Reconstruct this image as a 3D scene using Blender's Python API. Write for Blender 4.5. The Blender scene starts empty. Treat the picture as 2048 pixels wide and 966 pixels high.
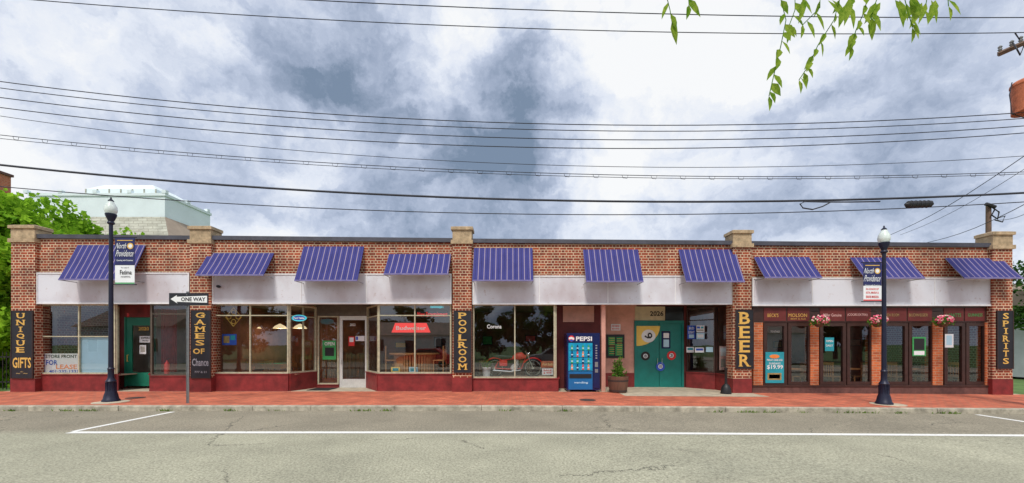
import bpy, math, random
from mathutils import Vector, Matrix
random.seed(7)
S=bpy.context.scene; COL=S.collection
D=14.0; F=812.0; HZ=690.0; CZ=1.6
def X(px,Y=0): return (px-1024)/F*(Y+D)
def Z(py,Y=0): return CZ+(HZ-py)/F*(Y+D)
def W(px,py,Y=0): return Vector((X(px,Y),Y,Z(py,Y)))
def G(x): return 0.0 if x<0 else -0.006*min(x,40)

# ---------------- materials ----------------
def nodes(name):
    m=bpy.data.materials.new(name); m.use_nodes=True
    nt=m.node_tree; b=nt.nodes['Principled BSDF']; return m,nt,b
def N(nt,t,**k):
    n=nt.nodes.new(t)
    for a,v in k.items():
        if a.startswith('i_'): n.inputs[a[2:].replace('_',' ')].default_value=v
        else: setattr(n,a,v)
    return n
def L(nt,a,b): nt.links.new(a,b)
def c4(c): return (c[0],c[1],c[2],1)
def mixc(nt,f,a,b,blend='MIX'):
    n=nt.nodes.new('ShaderNodeMix'); n.data_type='RGBA'; n.blend_type=blend
    for i,v in ((0,f),(6,a),(7,b)):
        if hasattr(v,'links'): nt.links.new(v,n.inputs[i])
        else: n.inputs[i].default_value=v if i==0 else c4(v)
    return n.outputs[2]
def mth(nt,op,a,b=None,c=None):
    n=nt.nodes.new('ShaderNodeMath'); n.operation=op
    for i,v in enumerate((a,b,c)):
        if v is None: continue
        if hasattr(v,'links'): nt.links.new(v,n.inputs[i])
        else: n.inputs[i].default_value=v
    return n.outputs[0]
def mat(name,col,rough=.7,var=.18,scale=5,metal=0,bump=0,emit=0,streak=False):
    m,nt,b=nodes(name)
    tc=N(nt,'ShaderNodeTexCoord'); mp=N(nt,'ShaderNodeMapping'); L(nt,tc.outputs['Object'],mp.inputs[0])
    if streak: mp.inputs['Scale'].default_value=(1,1,.12)
    no=N(nt,'ShaderNodeTexNoise',i_Scale=scale,i_Detail=6.0,i_Roughness=.65); L(nt,mp.outputs[0],no.inputs['Vector'])
    mr=N(nt,'ShaderNodeMapRange'); L(nt,no.outputs['Fac'],mr.inputs[0]); mr.inputs[1].default_value=.3; mr.inputs[2].default_value=.7
    a=[max(0,x*(1-var)) for x in col]; c=[min(1,x*(1+var)) for x in col]
    o=mixc(nt,mr.outputs[0],a,c); L(nt,o,b.inputs['Base Color'])
    b.inputs['Roughness'].default_value=rough; b.inputs['Metallic'].default_value=metal
    if bump:
        bp=N(nt,'ShaderNodeBump',i_Strength=bump,i_Distance=.02); n2=N(nt,'ShaderNodeTexNoise',i_Scale=scale*8,i_Detail=4.0)
        L(nt,tc.outputs['Object'],n2.inputs['Vector']); L(nt,n2.outputs['Fac'],bp.inputs['Height']); L(nt,bp.outputs[0],b.inputs['Normal'])
    if emit:
        b.inputs['Emission Color'].default_value=c4(col); b.inputs['Emission Strength'].default_value=emit
    return m
def brickmat(name,c1,c2,mortar,bw,rh,ms,mode='wall',header=True,stain=.5):
    m,nt,b=nodes(name)
    tc=N(nt,'ShaderNodeTexCoord'); sp=N(nt,'ShaderNodeSeparateXYZ'); L(nt,tc.outputs['Object'],sp.inputs[0])
    cb=N(nt,'ShaderNodeCombineXYZ')
    if mode=='wall':
        L(nt,mth(nt,'ADD',sp.outputs[0],sp.outputs[1]),cb.inputs[0]); L(nt,sp.outputs[2],cb.inputs[1])
    else:
        L(nt,sp.outputs[0],cb.inputs[0]); L(nt,sp.outputs[1],cb.inputs[1])
    def bt(w):
        t=N(nt,'ShaderNodeTexBrick'); L(nt,cb.outputs[0],t.inputs['Vector'])
        t.inputs['Color1'].default_value=c4(c1); t.inputs['Color2'].default_value=c4(c2); t.inputs['Mortar'].default_value=c4(mortar)
        t.inputs['Scale'].default_value=1; t.inputs['Mortar Size'].default_value=ms; t.inputs['Mortar Smooth'].default_value=.2
        t.inputs['Brick Width'].default_value=w; t.inputs['Row Height'].default_value=rh; t.inputs['Bias'].default_value=-.1
        return t
    t=bt(bw); col=t.outputs['Color']; fac=t.outputs['Fac']
    if header:
        t2=bt(bw/2)
        row=mth(nt,'FLOOR',mth(nt,'DIVIDE',sp.outputs[2],rh)); mo=mth(nt,'MODULO',mth(nt,'ADD',row,300),2.0)
        f=mth(nt,'LESS_THAN',mo,.5)
        col=mixc(nt,f,col,t2.outputs['Color'])
    n=N(nt,'ShaderNodeTexNoise',i_Scale=1.3,i_Detail=8.0,i_Roughness=.7); L(nt,tc.outputs['Object'],n.inputs['Vector'])
    mr=N(nt,'ShaderNodeMapRange'); L(nt,n.outputs['Fac'],mr.inputs[0]); mr.inputs[1].default_value=.35; mr.inputs[2].default_value=.65; mr.inputs[3].default_value=1-stain; mr.inputs[4].default_value=1.15
    cc=N(nt,'ShaderNodeCombineXYZ')
    for i in range(3): L(nt,mr.outputs[0],cc.inputs[i])
    o=mixc(nt,1.0,col,cc.outputs[0],'MULTIPLY')
    L(nt,o,b.inputs['Base Color']); b.inputs['Roughness'].default_value=.85
    bp=N(nt,'ShaderNodeBump',i_Strength=.4,i_Distance=-.01); L(nt,fac,bp.inputs['Height']); L(nt,bp.outputs[0],b.inputs['Normal'])
    return m
M={}
M['brick']=brickmat('red_brick',(.42,.080,.030),(.17,.028,.016),(.74,.56,.38),.235,.092,.0118,stain=.45)
M['brick_far']=brickmat('far_brick',(.5,.14,.07),(.4,.1,.05),(.5,.3,.2),.4,.2,.02,header=False,stain=.2)
M['obrick']=brickmat('orange_brick',(.68,.17,.05),(.42,.09,.03),(.50,.32,.20),.24,.085,.010,header=False,stain=.35)
M['paver']=brickmat('paver_brick',(.70,.18,.09),(.50,.11,.06),(.36,.17,.11),.22,.11,.009,mode='floor',header=False,stain=.35)
M['stone']=mat('cap_stone',(.46,.34,.21),.9,.4,6,bump=.4)
M['coping']=mat('dark_coping',(.07,.07,.09),.6,.3,3)
M['maroon']=mat('maroon_paint',(.22,.022,.022),.6,.4,3,bump=.15)
M['maroon2']=mat('maroon_wall',(.14,.022,.02),.7,.3,2)
M['pink']=mat('pink_stucco',(.70,.36,.28),.85,.16,3,bump=.3)
M['beige']=mat('beige_panel',(.62,.55,.36),.8,.15,4)
M['bframe']=mat('bronze_frame',(.14,.11,.085),.4,.2,8,.4)
M['cream']=mat('cream_frame',(.50,.47,.33),.5,.25,8)
M['alu']=mat('silver_frame',(.72,.72,.70),.4,.1,8,.3)
M['brown']=mat('dark_brown_frame',(.05,.02,.015),.45,.3,6)
M['brownstone']=mat('brown_base',(.13,.06,.05),.75,.4,5,bump=.3)
M['teal']=mat('teal_door_paint',(.005,.20,.17),.45,.18,2)
M['green']=mat('green_door_paint',(.015,.19,.12),.45,.15,2)
M['black']=mat('black_paint',(.012,.012,.014),.5,.2,6)
M['board']=mat('black_sign_board',(.012,.013,.02),.6,.4,3)
M['gold']=mat('gold_paint',(.74,.45,.10),.6,.2,9)
M['dimgold']=mat('faded_gold_paint',(.36,.26,.10),.7,.3,9)
M['white']=mat('white_paint',(.85,.85,.85),.6,.05,6)
M['cwhite']=mat('white_card',(.85,.86,.88),.8,.05,3)
M['red']=mat('red_paint',(.72,.025,.025),.4,.12,5)
M['redneon']=mat('red_neon',(.9,.04,.04),.4,.1,5,emit=.6)
M['tealneon']=mat('teal_neon',(.08,.6,.7),.4,.1,5,emit=.4)
M['yellow']=mat('yellow_paint',(.95,.64,.12),.5,.08,5)
M['blue']=mat('blue_paint',(.03,.10,.55),.5,.1,5)
M['navy']=mat('navy_banner',(.02,.025,.11),.8,.15,4)
M['navypost']=mat('navy_post_paint',(.010,.012,.035),.45,.2,8,.2)
M['tealposter']=mat('teal_poster',(.02,.34,.42),.6,.15,5)
M['greenposter']=mat('green_poster',(.05,.36,.10),.6,.2,8)
M['paleblue']=mat('pale_blue_board',(.48,.72,.86),.6,.06,2)
M['orange']=mat('orange_paint',(.9,.26,.05),.6,.1,5)
M['pinkf']=mat('pink_petals',(.9,.10,.2),.7,.3,30)
M['pinkf2']=mat('pale_petals',(.95,.55,.5),.7,.2,30)
M['steel']=mat('galvanised_steel',(.28,.29,.30),.45,.2,10,.5)
M['chrome']=mat('chrome',(.75,.75,.75),.15,.05,8,1)
M['rubber']=mat('rubber',(.02,.02,.02),.8,.2,10)
M['wood']=mat('warm_wood',(.50,.24,.09),.5,.3,6)
M['dwood']=mat('barrel_wood',(.14,.065,.04),.7,.35,9,bump=.4,streak=True)
M['polewood']=mat('pole_wood',(.16,.10,.07),.85,.3,9,bump=.4,streak=True)
M['rust']=mat('rusty_tank',(.50,.14,.06),.7,.4,6,bump=.3)
M['cable']=mat('cable_rubber',(.025,.028,.04),.6,.1,10)
M['concrete']=mat('concrete',(.50,.43,.32),.9,.3,3,bump=.3)
M['granite']=mat('granite_kerb',(.42,.38,.30),.9,.45,5,bump=.5)
M['interior']=mat('interior_wall',(.24,.095,.065),.8,.5,1.2)
M['interior2']=mat('interior_wall_pale',(.38,.27,.20),.8,.5,1.0)
M['panelwood']=mat('interior_panelling',(.26,.11,.05),.5,.45,2,streak=True)
M['ifloor']=mat('interior_floor',(.20,.11,.07),.5,.3,3)
M['ceil']=mat('interior_ceiling',(.3,.25,.2),.9,.1,3)
M['drape']=mat('grey_drape',(.42,.40,.36),.9,.35,4)
M['felt']=mat('green_felt',(.02,.26,.10),.9,.1,5)
M['shade']=mat('pendant_shade',(.9,.70,.42),.5,.1,5,emit=1.0)
M['globe']=mat('frosted_globe',(.72,.80,.76),.25,.12,8)
M['bgwhite']=mat('bg_white_cladding',(.74,.83,.85),.7,.07,.5)
M['shingle']=brickmat('roof_shingle',(.46,.46,.38),(.36,.35,.28),(.27,.25,.2),.9,.35,.03,header=False,stain=.25)
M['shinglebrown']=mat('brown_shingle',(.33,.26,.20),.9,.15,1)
M['graywall']=mat('grey_siding',(.55,.58,.60),.8,.1,2)
M['creamwall']=mat('white_siding',(.78,.78,.74),.8,.08,1)
M['glassdark']=mat('dark_glazing',(.02,.025,.03),.1,.1,3)
M['carred']=mat('red_car_paint',(.7,.02,.03),.2,.03,3)
M['bluebody']=mat('machine_blue',(.01,.15,.40),.25,.1,3)
M['bluedark']=mat('machine_navy',(.008,.014,.09),.2,.1,3)
M['machteal']=mat('machine_teal',(.01,.32,.54),.2,.3,6,emit=.08)
M['soil']=mat('soil',(.05,.035,.02),.95,.3,20,bump=.5)
M['darkred']=mat('dark_red_drape',(.26,.03,.03),.9,.4,5)
M['iron']=mat('cast_iron',(.07,.05,.045),.7,.3,20,.3)
M['leafprint']=mat('sticker_grey',(.32,.32,.36),.8,.2,20)

def fascia():
    m,nt,b=nodes('fascia_metal'); tc=N(nt,'ShaderNodeTexCoord')
    mp=N(nt,'ShaderNodeMapping'); mp.inputs['Scale'].default_value=(.55,1,.35); L(nt,tc.outputs['Object'],mp.inputs[0])
    n=N(nt,'ShaderNodeTexNoise',i_Scale=1.4,i_Detail=5.0); L(nt,mp.outputs[0],n.inputs['Vector'])
    r=N(nt,'ShaderNodeMapRange'); L(nt,n.outputs['Fac'],r.inputs[0]); r.inputs[1].default_value=.33; r.inputs[2].default_value=.58
    o=mixc(nt,r.outputs[0],(.56,.50,.53),(.78,.79,.85))
    n2=N(nt,'ShaderNodeTexNoise',i_Scale=9.0,i_Detail=8.0); L(nt,tc.outputs['Object'],n2.inputs['Vector'])
    r2=N(nt,'ShaderNodeMapRange'); L(nt,n2.outputs['Fac'],r2.inputs[0]); r2.inputs[1].default_value=.62; r2.inputs[2].default_value=.76; r2.inputs[4].default_value=.45
    o=mixc(nt,r2.outputs[0],o,(.42,.28,.23))
    L(nt,o,b.inputs['Base Color']); b.inputs['Roughness'].default_value=.5
    return m
M['fascia']=fascia()
M['fasciatrim']=mat('fascia_trim',(.85,.85,.86),.5,.1,6)
def awn():
    m,nt,b=nodes('striped_canvas'); tc=N(nt,'ShaderNodeTexCoord'); sp=N(nt,'ShaderNodeSeparateXYZ'); L(nt,tc.outputs['Object'],sp.inputs[0])
    f=mth(nt,'FRACT',mth(nt,'ADD',mth(nt,'DIVIDE',sp.outputs[0],.192),50.1))
    g=mth(nt,'MULTIPLY',mth(nt,'LESS_THAN',f,.13),.75)
    h=mth(nt,'MULTIPLY',mth(nt,'LESS_THAN',mth(nt,'ABSOLUTE',mth(nt,'SUBTRACT',f,.56)),.05),.5)
    n=N(nt,'ShaderNodeTexNoise',i_Scale=2.5,i_Detail=5.0); L(nt,tc.outputs['Object'],n.inputs['Vector'])
    base=mixc(nt,n.outputs['Fac'],(.022,.022,.15),(.062,.062,.28))
    o=mixc(nt,h,base,(.008,.008,.04)); o=mixc(nt,g,o,(.45,.35,.42)); L(nt,o,b.inputs['Base Color']); b.inputs['Roughness'].default_value=.85
    return m
M['awning']=awn()
M['awnedge']=mat('canvas_edge',(.22,.20,.42),.8,.2,5)
def glass(name,refl,tint=(.9,.93,.92)):
    m=bpy.data.materials.new(name); m.use_nodes=True; nt=m.node_tree; nt.nodes.clear()
    o=N(nt,'ShaderNodeOutputMaterial'); mx=N(nt,'ShaderNodeMixShader'); t=N(nt,'ShaderNodeBsdfTransparent'); g=N(nt,'ShaderNodeBsdfGlossy')
    t.inputs[0].default_value=c4(tint); g.inputs['Roughness'].default_value=.01; g.inputs[0].default_value=(.9,.95,1,1)
    tc=N(nt,'ShaderNodeTexCoord'); n=N(nt,'ShaderNodeTexNoise',i_Scale=.8,i_Detail=1.0); L(nt,tc.outputs['Object'],n.inputs['Vector'])
    bp=N(nt,'ShaderNodeBump',i_Strength=.05,i_Distance=.05); L(nt,n.outputs['Fac'],bp.inputs['Height']); L(nt,bp.outputs[0],g.inputs['Normal'])
    lw=N(nt,'ShaderNodeLayerWeight',i_Blend=.2); f=mth(nt,'ADD',mth(nt,'MULTIPLY',lw.outputs['Fresnel'],.5),refl)
    f=mth(nt,'MINIMUM',f,.85)
    L(nt,f,mx.inputs[0]); L(nt,t.outputs[0],mx.inputs[1]); L(nt,g.outputs[0],mx.inputs[2]); L(nt,mx.outputs[0],o.inputs[0])
    return m
M['glass']=glass('shop_glass',.12); M['glass4']=glass('bar_glass',.13,(.85,.83,.8)); M['cglass']=glass('clear_glass',.03)
def leafmat(name,c1,c2,sc=1.5,tr=.35):
    m=bpy.data.materials.new(name); m.use_nodes=True; nt=m.node_tree; nt.nodes.clear()
    o=N(nt,'ShaderNodeOutputMaterial'); mx=N(nt,'ShaderNodeMixShader'); d=N(nt,'ShaderNodeBsdfDiffuse'); t=N(nt,'ShaderNodeBsdfTranslucent')
    tc=N(nt,'ShaderNodeTexCoord'); n=N(nt,'ShaderNodeTexNoise',i_Scale=sc,i_Detail=6.0,i_Roughness=.8); L(nt,tc.outputs['Object'],n.inputs['Vector'])
    r=N(nt,'ShaderNodeMapRange'); L(nt,n.outputs['Fac'],r.inputs[0]); r.inputs[1].default_value=.35; r.inputs[2].default_value=.65
    c=mixc(nt,r.outputs[0],c1,c2); L(nt,c,d.inputs[0]); L(nt,c,t.inputs[0]); mx.inputs[0].default_value=tr
    L(nt,d.outputs[0],mx.inputs[1]); L(nt,t.outputs[0],mx.inputs[2]); L(nt,mx.outputs[0],o.inputs[0]); return m
M['leafbright']=leafmat('bright_leaves',(.07,.22,.015),(.42,.70,.05))
M['weed']=leafmat('weed_leaves',(.06,.14,.02),(.24,.36,.06),6)
M['leafdark']=leafmat('dark_leaves',(.015,.05,.012),(.07,.16,.03))
M['leafnear']=leafmat('hanging_leaves',(.11,.26,.02),(.42,.54,.08),14,.5)
M['leafpot']=leafmat('potted_leaves',(.04,.14,.015),(.20,.40,.06),8)

def asphalt():
    m,nt,b=nodes('asphalt'); tc=N(nt,'ShaderNodeTexCoord'); P=tc.outputs['Object']
    sp=N(nt,'ShaderNodeSeparateXYZ'); L(nt,P,sp.inputs[0])
    n=N(nt,'ShaderNodeTexNoise',i_Scale=.5,i_Detail=6.0,i_Roughness=.7); L(nt,P,n.inputs['Vector'])
    s=N(nt,'ShaderNodeTexNoise',i_Scale=30.0,i_Detail=4.0,i_Roughness=.8); L(nt,P,s.inputs['Vector'])
    w=mth(nt,'ADD',sp.outputs[1],mth(nt,'MULTIPLY',mth(nt,'SUBTRACT',n.outputs['Fac'],.5),.7))
    pk=N(nt,'ShaderNodeMapRange'); L(nt,w,pk.inputs[0]); pk.inputs[1].default_value=-6.2; pk.inputs[2].default_value=-5.7
    base=mixc(nt,pk.outputs[0],(.375,.365,.27),(.285,.255,.19))
    r=N(nt,'ShaderNodeMapRange'); L(nt,n.outputs['Fac'],r.inputs[0]); r.inputs[1].default_value=.3; r.inputs[2].default_value=.7; r.inputs[3].default_value=.76; r.inputs[4].default_value=1.15
    r2=N(nt,'ShaderNodeMapRange'); L(nt,s.outputs['Fac'],r2.inputs[0]); r2.inputs[1].default_value=.3; r2.inputs[2].default_value=.7; r2.inputs[3].default_value=.4; r2.inputs[4].default_value=1.6
    k=mth(nt,'MULTIPLY',r.outputs[0],r2.outputs[0])
    # oil-dark drips down the parking bay
    wp=N(nt,'ShaderNodeTexNoise',i_Scale=3.0,i_Detail=6.0,i_Roughness=.7); L(nt,P,wp.inputs['Vector'])
    va=N(nt,'ShaderNodeVectorMath',operation='MULTIPLY_ADD'); L(nt,wp.outputs['Color'],va.inputs[0]); va.inputs[1].default_value=(.6,.6,.6); L(nt,P,va.inputs[2])
    v=N(nt,'ShaderNodeTexVoronoi',feature='DISTANCE_TO_EDGE',i_Scale=.24); L(nt,va.outputs[0],v.inputs['Vector'])
    cr=mth(nt,'LESS_THAN',v.outputs['Distance'],.0028)
    nm=N(nt,'ShaderNodeTexNoise',i_Scale=.5); L(nt,P,nm.inputs['Vector']); cm=mth(nt,'GREATER_THAN',nm.outputs['Fac'],.53)
    cf=mth(nt,'MULTIPLY',mth(nt,'MULTIPLY',cr,cm),.75)
    cc=N(nt,'ShaderNodeCombineXYZ')
    for i in range(3): L(nt,k,cc.inputs[i])
    o=mixc(nt,1.0,base,cc.outputs[0],'MULTIPLY'); o=mixc(nt,cf,o,(.05,.045,.035)); L(nt,o,b.inputs['Base Color'])
    b.inputs['Roughness'].default_value=.92
    bp=N(nt,'ShaderNodeBump',i_Strength=.45,i_Distance=.01); L(nt,s.outputs['Fac'],bp.inputs['Height']); L(nt,bp.outputs[0],b.inputs['Normal'])
    return m
M['asphalt']=asphalt()
def linepaint():
    m,nt,b=nodes('worn_line_paint'); tc=N(nt,'ShaderNodeTexCoord'); n=N(nt,'ShaderNodeTexNoise',i_Scale=16.0,i_Detail=8.0,i_Roughness=.8); L(nt,tc.outputs['Object'],n.inputs['Vector'])
    r=N(nt,'ShaderNodeMapRange'); L(nt,n.outputs['Fac'],r.inputs[0]); r.inputs[1].default_value=.54; r.inputs[2].default_value=.68
    L(nt,mixc(nt,r.outputs[0],(.85,.85,.82),(.42,.39,.32)),b.inputs['Base Color']); b.inputs['Roughness'].default_value=.8; return m
M['line']=linepaint()
M['grass']=mat('grass_ground',(.09,.17,.04),.95,.4,1.5,bump=.6)

# ---------------- mesh helper ----------------
ORG={}
_tc={}
def text_geo(s,bold):
    k=(s,bold)
    if k not in _tc:
        c=bpy.data.curves.new('t','FONT'); c.body=s; c.offset=bold; c.resolution_u=2
        o=bpy.data.objects.new('t',c); COL.objects.link(o); bpy.context.view_layer.update()
        dg=bpy.context.evaluated_depsgraph_get(); me=bpy.data.meshes.new_from_object(o.evaluated_get(dg))
        _tc[k]=([v.co.copy() for v in me.vertices],[tuple(p.vertices) for p in me.polygons])
        bpy.data.objects.remove(o); bpy.data.curves.remove(c); bpy.data.meshes.remove(me)
    return _tc[k]
class MB:
    def __init__(s): s.v=[];s.f=[];s.m=[]
    def add(s,vs,fs,mi=0):
        n=len(s.v); s.v+= [Vector(v) for v in vs]; s.f+=[tuple(i+n for i in f) for f in fs]; s.m+=[mi]*len(fs); return s
    def box(s,x0,x1,y0,y1,z0,z1,mi=0):
        v=[(x0,y0,z0),(x1,y0,z0),(x1,y1,z0),(x0,y1,z0),(x0,y0,z1),(x1,y0,z1),(x1,y1,z1),(x0,y1,z1)]
        return s.add(v,[(0,3,2,1),(4,5,6,7),(0,1,5,4),(1,2,6,5),(2,3,7,6),(3,0,4,7)],mi)
    def pbox(s,p0,p1,q0,q1,Y0,Y1,mi=0): return s.box(X(p0,Y0),X(p1,Y0),Y0,Y1,Z(q1,Y0),Z(q0,Y0),mi)
    def poly(s,pts,Y0,Y1,mi=0):
        a=[W(p,q,Y0) for p,q in pts]; return s.prism([(v.x,v.z) for v in a],Y0,Y1,mi)
    def prism(s,pts,Y0,Y1,mi=0):
        n=len(pts); v=[(x,Y0,z) for x,z in pts]+[(x,Y1,z) for x,z in pts]
        f=[tuple(range(n)),tuple(range(2*n-1,n-1,-1))]+[(i,i+n,(i+1)%n+n,(i+1)%n) for i in range(n)]
        return s.add(v,f,mi)
    def seg(s,A,B,z0,z1,t,mi=0):
        d=Vector((B[0]-A[0],B[1]-A[1],0)); d.normalize(); n=Vector((-d.y,d.x,0))*t/2
        a=Vector((A[0],A[1],0)); b=Vector((B[0],B[1],0)); q=[a-n,b-n,b+n,a+n]
        v=[(p.x,p.y,z0) for p in q]+[(p.x,p.y,z1) for p in q]
        return s.add(v,[(0,3,2,1),(4,5,6,7),(0,1,5,4),(1,2,6,5),(2,3,7,6),(3,0,4,7)],mi)
    def tube(s,pts,r,n=6,mi=0,caps=True):
        pts=[Vector(p) for p in pts]; rs=r if isinstance(r,(list,tuple)) else [r]*len(pts); vs=[];fs=[]
        for i,p in enumerate(pts):
            d=(pts[min(i+1,len(pts)-1)]-pts[max(i-1,0)]).normalized()
            up=Vector((0,0,1)) if abs(d.z)<.9 else Vector((0,1,0))
            a=d.cross(up).normalized(); b=d.cross(a)
            for k in range(n):
                t=2*math.pi*k/n; vs.append(p+(a*math.cos(t)+b*math.sin(t))*rs[i])
        for i in range(len(pts)-1):
            for k in range(n): fs.append((i*n+k,i*n+(k+1)%n,(i+1)*n+(k+1)%n,(i+1)*n+k))
        if caps: fs+=[tuple(range(n)),tuple(range(len(pts)*n-1,len(pts)*n-n-1,-1))]
        return s.add(vs,fs,mi)
    def lathe(s,c,prof,n=16,mi=0,axis='z',sx=1):
        vs=[];fs=[]
        for r,z in prof:
            for k in range(n):
                t=2*math.pi*k/n; a,b=r*math.cos(t),r*math.sin(t)
                if axis=='z': v=(c[0]+a*sx,c[1]+b,c[2]+z)
                elif axis=='y': v=(c[0]+a*sx,c[1]+z,c[2]+b)
                else: v=(c[0]+z,c[1]+a,c[2]+b)
                vs.append(v)
        for i in range(len(prof)-1):
            for k in range(n): fs.append((i*n+k,i*n+(k+1)%n,(i+1)*n+(k+1)%n,(i+1)*n+k))
        fs+=[tuple(range(n-1,-1,-1)),tuple(range((len(prof)-1)*n,len(prof)*n))]
        return s.add(vs,fs,mi)
    def torus(s,c,R,r,axis='y',n=20,m=6,mi=0):
        vs=[];fs=[]
        for i in range(n):
            t=2*math.pi*i/n
            for j in range(m):
                u=2*math.pi*j/m; q=R+r*math.cos(u); a,b,h=q*math.cos(t),q*math.sin(t),r*math.sin(u)
                vs.append((c[0]+a,c[1]+h,c[2]+b) if axis=='y' else (c[0]+a,c[1]+b,c[2]+h) if axis=='z' else (c[0]+h,c[1]+a,c[2]+b))
        for i in range(n):
            for j in range(m): fs.append((i*m+j,((i+1)%n)*m+j,((i+1)%n)*m+(j+1)%m,i*m+(j+1)%m))
        return s.add(vs,fs,mi)
    def text(s,st,p0,p1,q0,q1,Y,mi=0,bold=.02,rot=0,ital=0):
        vs,fs=text_geo(st,bold)
        if not vs: return s
        x0=min(v.x for v in vs);x1=max(v.x for v in vs);y0=min(v.y for v in vs);y1=max(v.y for v in vs)
        ax,bx=X(p0,Y),X(p1,Y); az,bz=Z(q1,Y),Z(q0,Y); cx,cz=(ax+bx)/2,(az+bz)/2
        sx=(bx-ax)/max(.01,x1-x0); sz=(bz-az)/max(.01,y1-y0); c,sn=math.cos(rot),math.sin(rot); out=[]
        for v in vs:
            a=(v.x-(x0+x1)/2)*sx; b=(v.y-(y0+y1)/2)*sz; a+=ital*b
            out.append((cx+a*c-b*sn,Y,cz+a*sn+b*c))
        return s.add(out,fs,mi)
    def disc(s,p,q,r,Y,th=.01,mi=0,n=20,rz=None):
        c=W(p,q,Y); R=r/F*(Y+D); R2=(rz or r)/F*(Y+D)
        return s.prism([(c.x+R*math.cos(2*math.pi*k/n),c.z+R2*math.sin(2*math.pi*k/n)) for k in range(n)],Y,Y+th,mi)
    def build(s,name,mats,parent=None,smooth=False,label=None):
        if not isinstance(mats,(list,tuple)): mats=[mats]
        o0=Vector((0,0,0))
        if parent is not None:
            r=parent
            while r.parent: r=r.parent
            o0=ORG.get(r.name,Vector((0,0,0)))
        me=bpy.data.meshes.new(name); me.from_pydata([v-o0 for v in s.v],[],s.f)
        for m in mats: me.materials.append(M[m] if isinstance(m,str) else m)
        for i,p in enumerate(me.polygons): p.material_index=s.m[i]
        me.update()
        if smooth: me.shade_smooth(); me.set_sharp_from_angle(angle=math.radians(40))
        o=bpy.data.objects.new(name,me); COL.objects.link(o)
        if parent is not None: o.parent=parent
        if label: o['label']=label
        return o
def tag(o,label,cat,group=None):
    o['label']=label; o['category']=cat
    if group: o['group']=group
    return o
def thing(name,label,cat,loc=(0,0,0),group=None):
    o=bpy.data.objects.new(name,None); COL.objects.link(o); o.location=loc; o.empty_display_size=.2
    ORG[o.name]=Vector(loc); return tag(o,label,cat,group)
def struct(o): o['kind']='structure'; return o
def copytree(o,parent=None):
    c=o.copy(); COL.objects.link(c)
    if parent is not None: c.parent=parent
    for ch in list(o.children): copytree(ch,c)
    return c

# ---------------- ground ----------------
def sheet(name,m,x0,x1,y0,y1,dz,th=None):
    xs=sorted(set([x0,x1]+[x for x in (0,40) if x0<x<x1])); mb=MB()
    vs=[];fs=[]
    for x in xs: vs+=[(x,y0,G(x)+dz),(x,y1,G(x)+dz)]
    for i in range(len(xs)-1): fs.append((2*i,2*i+2,2*i+3,2*i+1))
    mb.add(vs,fs); return mb.build(name,m)
struct(sheet('ground','grass',-1500,1500,-1500,1500,-.16))
struct(sheet('road','asphalt',-400,400,-12.4,-3.35,-.13))
def slab(name,m,x0,x1,y0,y1,dz):
    xs=[x0]+[x for x in (0,40) if x0<x<x1]+[x1]; mb=MB()
    for a,b in zip(xs,xs[1:]):
        v=[]
        for x in (a,b):
            v+=[(x,y0,-.5),(x,y1,-.5),(x,y1,G(x)+dz),(x,y0,G(x)+dz)]
        mb.add(v,[(3,2,6,7),(0,3,7,4),(1,5,6,2)])
    return struct(mb.build(name,m))
slab('pavement','paver',-60,60,-3.2,.0,0)
slab('far_pavement','concrete',-60,60,-15.6,-12.55,0)
struct(sheet('parking_lot','asphalt',-40,40,-24,-15.6,-.1))
slab('concrete_apron','concrete',-17.6,17.6,.0,1.95,-.004)
struct(sheet('pavement_edge','concrete',3.6,8.2,-1.1,-.003,.004))
mb=MB(); x=-60
while x<60:
    l=random.uniform(1.5,2.4); a,b=x,min(60,x+l-.012); e=random.uniform(-.006,.006)
    v=[]
    for xx in (a,b): v+=[(xx,-3.35+e,-.5),(xx,-3.2,-.5),(xx,-3.2,G(xx)+.003),(xx,-3.335+e,G(xx)+.003),(xx,-3.35+e,G(xx)-.015)]
    mb.add(v,[(0,1,2,3,4),(9,8,7,6,5),(3,2,7,8),(4,3,8,9),(0,4,9,5)]); x+=l
struct(mb.build('kerb','granite'))
slab('far_kerb','granite',-60,60,-12.55,-12.4,0)
struct(sheet('lane_line','line',-8.75,60,-6.06,-5.89,-.126))
struct(sheet('parking_line','line',-8.83,-8.70,-5.89,-3.5,-.126))
struct(sheet('parking_line','line',11.95,12.1,-5.89,-3.5,-.126))
mb=MB()
for px in [20,130,170,330,455,545,715,775,1010,1130,1430,1490,1515,1600,1690,1740,1800,1890,1910,1700,1550,730]:
    for k in range(random.randint(8,24)):
        x=X(px,-3.4)+random.gauss(0,.12); y=-3.36-abs(random.gauss(0,.025)); z=G(x)-.13; h=random.uniform(.02,.075); a=random.uniform(0,6.28); w=.013
        dx,dy=math.cos(a)*w,math.sin(a)*w; lx,ly=random.gauss(0,.03),random.gauss(0,.02)-.01
        mb.add([(x-dx,y-dy,z),(x+dx,y+dy,z),(x+lx+dx*.6,y+ly,z+h),(x+lx-dx*.6,y+ly,z+h*.9)],[(0,1,2,3)])
o=mb.build('gutter_weeds','weed'); o['kind']='stuff'; tag(o,'small green weeds growing in the gutter along the granite kerb','weeds')
for px,d,lb in ((271,12.3,'round iron cover in the brick pavement beside the left lamp post'),(1175,11.9,'round iron cover in the brick pavement in front of the blue vending machine')):
    Y=d-D; x=X(px,Y); mb=MB(); mb.lathe((x,Y,G(x)),[(.24,-.01),(.24,.006),(.2,.01),(.19,.006),(.05,.009)],20)
    tag(mb.build('manhole_cover','iron'),lb,'manhole cover')

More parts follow.
